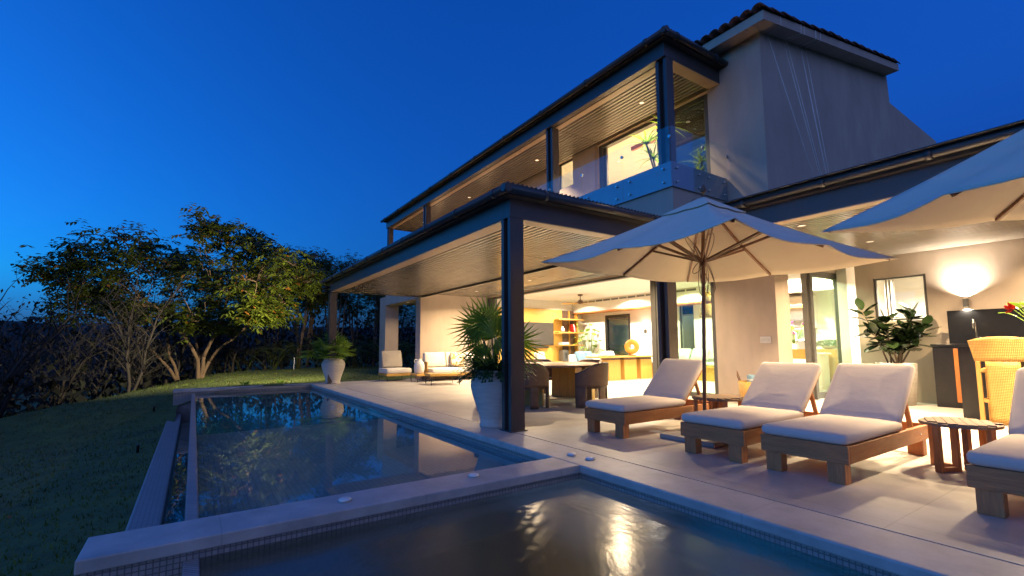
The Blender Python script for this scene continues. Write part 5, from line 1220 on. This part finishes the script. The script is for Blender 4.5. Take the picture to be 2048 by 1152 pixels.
cl = thing('courtyard_lamp', 'round lamp on the back wall lighting the palms behind the glass door', 'lamp', (14.0, 14.4, 2.6))
part('housing', MB().tube([(0.0, 0, 0), (0.06, 0, 0)], 0.09, 18), 'frame', cl); part('lens', MB().tube([(0.0605, 0, 0), (0.075, 0, 0)], 0.07, 18), 'lampwhite', cl)
lamp('lamp_light', 'SPOT', 45, WHITE, cl, (0.12, 0, 0), 0.05, (Vector((1.6, -2.4, -1.3))).to_track_quat('-Z', 'Y').to_euler(), 150, 0.5)
# undergrowth behind and under the trees: one mass
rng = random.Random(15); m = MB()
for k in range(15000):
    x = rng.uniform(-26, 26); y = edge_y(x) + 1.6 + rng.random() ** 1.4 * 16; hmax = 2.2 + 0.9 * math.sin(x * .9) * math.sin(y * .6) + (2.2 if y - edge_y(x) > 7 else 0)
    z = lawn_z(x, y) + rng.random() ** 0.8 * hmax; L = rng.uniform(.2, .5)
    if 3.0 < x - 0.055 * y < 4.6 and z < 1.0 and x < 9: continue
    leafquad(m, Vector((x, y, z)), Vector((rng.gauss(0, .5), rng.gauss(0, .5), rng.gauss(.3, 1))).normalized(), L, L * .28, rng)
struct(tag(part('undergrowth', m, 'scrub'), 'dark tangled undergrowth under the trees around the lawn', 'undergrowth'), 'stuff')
# low wooded rise closing the view
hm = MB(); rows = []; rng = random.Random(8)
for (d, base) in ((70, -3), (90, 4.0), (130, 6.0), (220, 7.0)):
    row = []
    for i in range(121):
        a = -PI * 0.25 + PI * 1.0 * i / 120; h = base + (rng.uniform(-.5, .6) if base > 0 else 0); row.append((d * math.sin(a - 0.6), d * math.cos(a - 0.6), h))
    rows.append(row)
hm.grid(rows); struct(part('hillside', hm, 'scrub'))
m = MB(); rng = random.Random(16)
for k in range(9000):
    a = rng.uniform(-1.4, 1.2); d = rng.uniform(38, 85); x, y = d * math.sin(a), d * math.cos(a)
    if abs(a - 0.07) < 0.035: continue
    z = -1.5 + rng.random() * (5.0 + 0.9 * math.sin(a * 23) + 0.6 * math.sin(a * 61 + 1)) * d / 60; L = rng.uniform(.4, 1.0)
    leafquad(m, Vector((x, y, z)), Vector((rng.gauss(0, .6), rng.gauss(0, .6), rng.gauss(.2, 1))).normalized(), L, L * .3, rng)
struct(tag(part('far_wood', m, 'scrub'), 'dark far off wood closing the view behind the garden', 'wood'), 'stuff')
# lawn blades
rng = random.Random(22); m = MB()
for k in range(60000):
    y = 5 + 24 * rng.random() ** 1.2; x = rng.uniform(-4.5, 9.5)
    if y > edge_y(x) + .3 or (x > -0.48 and y < 16.05) or (x > 6.3 and y < 19.6): continue
    b = Vector((x, y, lawn_z(x, y) + .09)); a = rng.uniform(0, 6.28); h = rng.uniform(.02, .07); s = Vector((math.cos(a), math.sin(a), 0)) * rng.uniform(.006, .014)
    m.add([b - s, b + s, b + Vector((rng.uniform(-.03, .03), rng.uniform(-.03, .03), h))], [(0, 1, 2)])
struct(tag(part('grass', m, 'grassblade'), 'short mown grass of the sloping lawn', 'grass'), 'stuff')
rng = random.Random(23)
m = MB()
for k in range(140):
    x = rng.uniform(-3.6, 5.5); y = rng.uniform(15.9, 25) if x > -.5 else rng.uniform(7, 20)
    if y > edge_y(x): continue
    a = rng.uniform(0, 6.28); leafquad(m, Vector((x, y, lawn_z(x, y) + .125)), Vector((math.cos(a), math.sin(a), .1)), rng.uniform(.06, .12), .025, rng)
struct(tag(part('fallen_leaves', m, 'deadleaf'), 'scattered dry leaves fallen on the lawn', 'leaves'), 'stuff')
for (x, y, lab) in ((0.35, 16.35, 'small leafy weed at the foot of the tree behind the pool coping'), (1.3, 16.4, 'broad leafy seedling behind the middle of the far coping'), (2.3, 16.6, 'leafy weed tuft left of the far clay jar')):
    o = thing('weed', lab, 'plant', (x, y, lawn_z(x, y) + 0.09))
    for j in range(14):
        an = rng.uniform(0, 6.28); d = Vector((math.cos(an), math.sin(an), rng.uniform(.3, 1.4))).normalized(); f = MB(); leafquad(f, d * .05, d, rng.uniform(.10, .2), .035, rng); f.tube([(0, 0, 0), d * .06], .004, 4); part('leaf', f, 'palm', o)

# cars glimpsed far behind the trunks
def car(label, loc, rz, paint):
    t = thing('parked_car', label, 'car', loc, rz)
    body = [(-2.15, .35), (2.15, .35), (2.2, .7), (1.5, .92), (.75, 1.0), (-1.75, 1.0), (-2.15, .85)]
    m = MB(); m.prism(body, -.85, .85, lambda a, b, c: (a, c, b)); part('body', m, paint, t, bevel=.06)
    m = MB(); m.prism([(.7, 1.0), (.1, 1.46), (-1.2, 1.46), (-1.75, 1.0)], -.74, .74, lambda a, b, c: (a, c, b)); part('cabin', m, 'carglass', t, bevel=.05)
    part('roof', MB().box(-1.15, .08, -.72, .72, 1.455, 1.49), paint, t, bevel=.02)
    for x in (-1.35, 1.35):
        for y in (-.86, .86):
            wh = part('wheel', MB().tube([(x, y - .1, .33), (x, y + .1, .33)], .33, 20), 'tyre', t); part('rim', MB().tube([(x, y - .105, .33), (x, y + .105, .33)], .2, 16), 'steel', wh)
    for y in (-.6, .6): part('headlight', MB().box(2.15, 2.2, y - .16, y + .16, .62, .76), 'white', t)
    return t
car('blue car parked far behind the big tree, glimpsed between the trunks', (6.0, 84.0, -2.3), R(-30), 'carblue')
car('white car far behind the palm hedge, mostly hidden by foliage', (12.6, 82.0, -2.4), R(20), 'white')
o = thing('garden_stake', 'thin white stake standing at the lawn edge before the palm hedge', 'stake', (4.3, 26.6, -0.05)); part('pole', MB().tube([(0, 0, -.1), (0.02, 0, .62)], .02, 8), 'white', o); part('cap', MB().lathe([(.024, .62), (.03, .64), (.0005, .67)], 10), 'white', o)
for (x, y, lab) in ((-0.73, 10.6, 'black lawn sprinkler nearest the camera, left of the pool trough'), (-0.78, 15.3, 'black lawn sprinkler near the far end of the pool')):
    o = thing('sprinkler', lab, 'sprinkler', (x, y, lawn_z(x, y) + .08)); part('riser', MB().lathe([(.022, 0), (.022, .12), (.028, .125), (.028, .16), (.0005, .165)], 12), 'blackmetal', o); part('nozzle', MB().tube([(0, 0, .15), (.03, 0, .165)], .006, 6), 'steel', o)
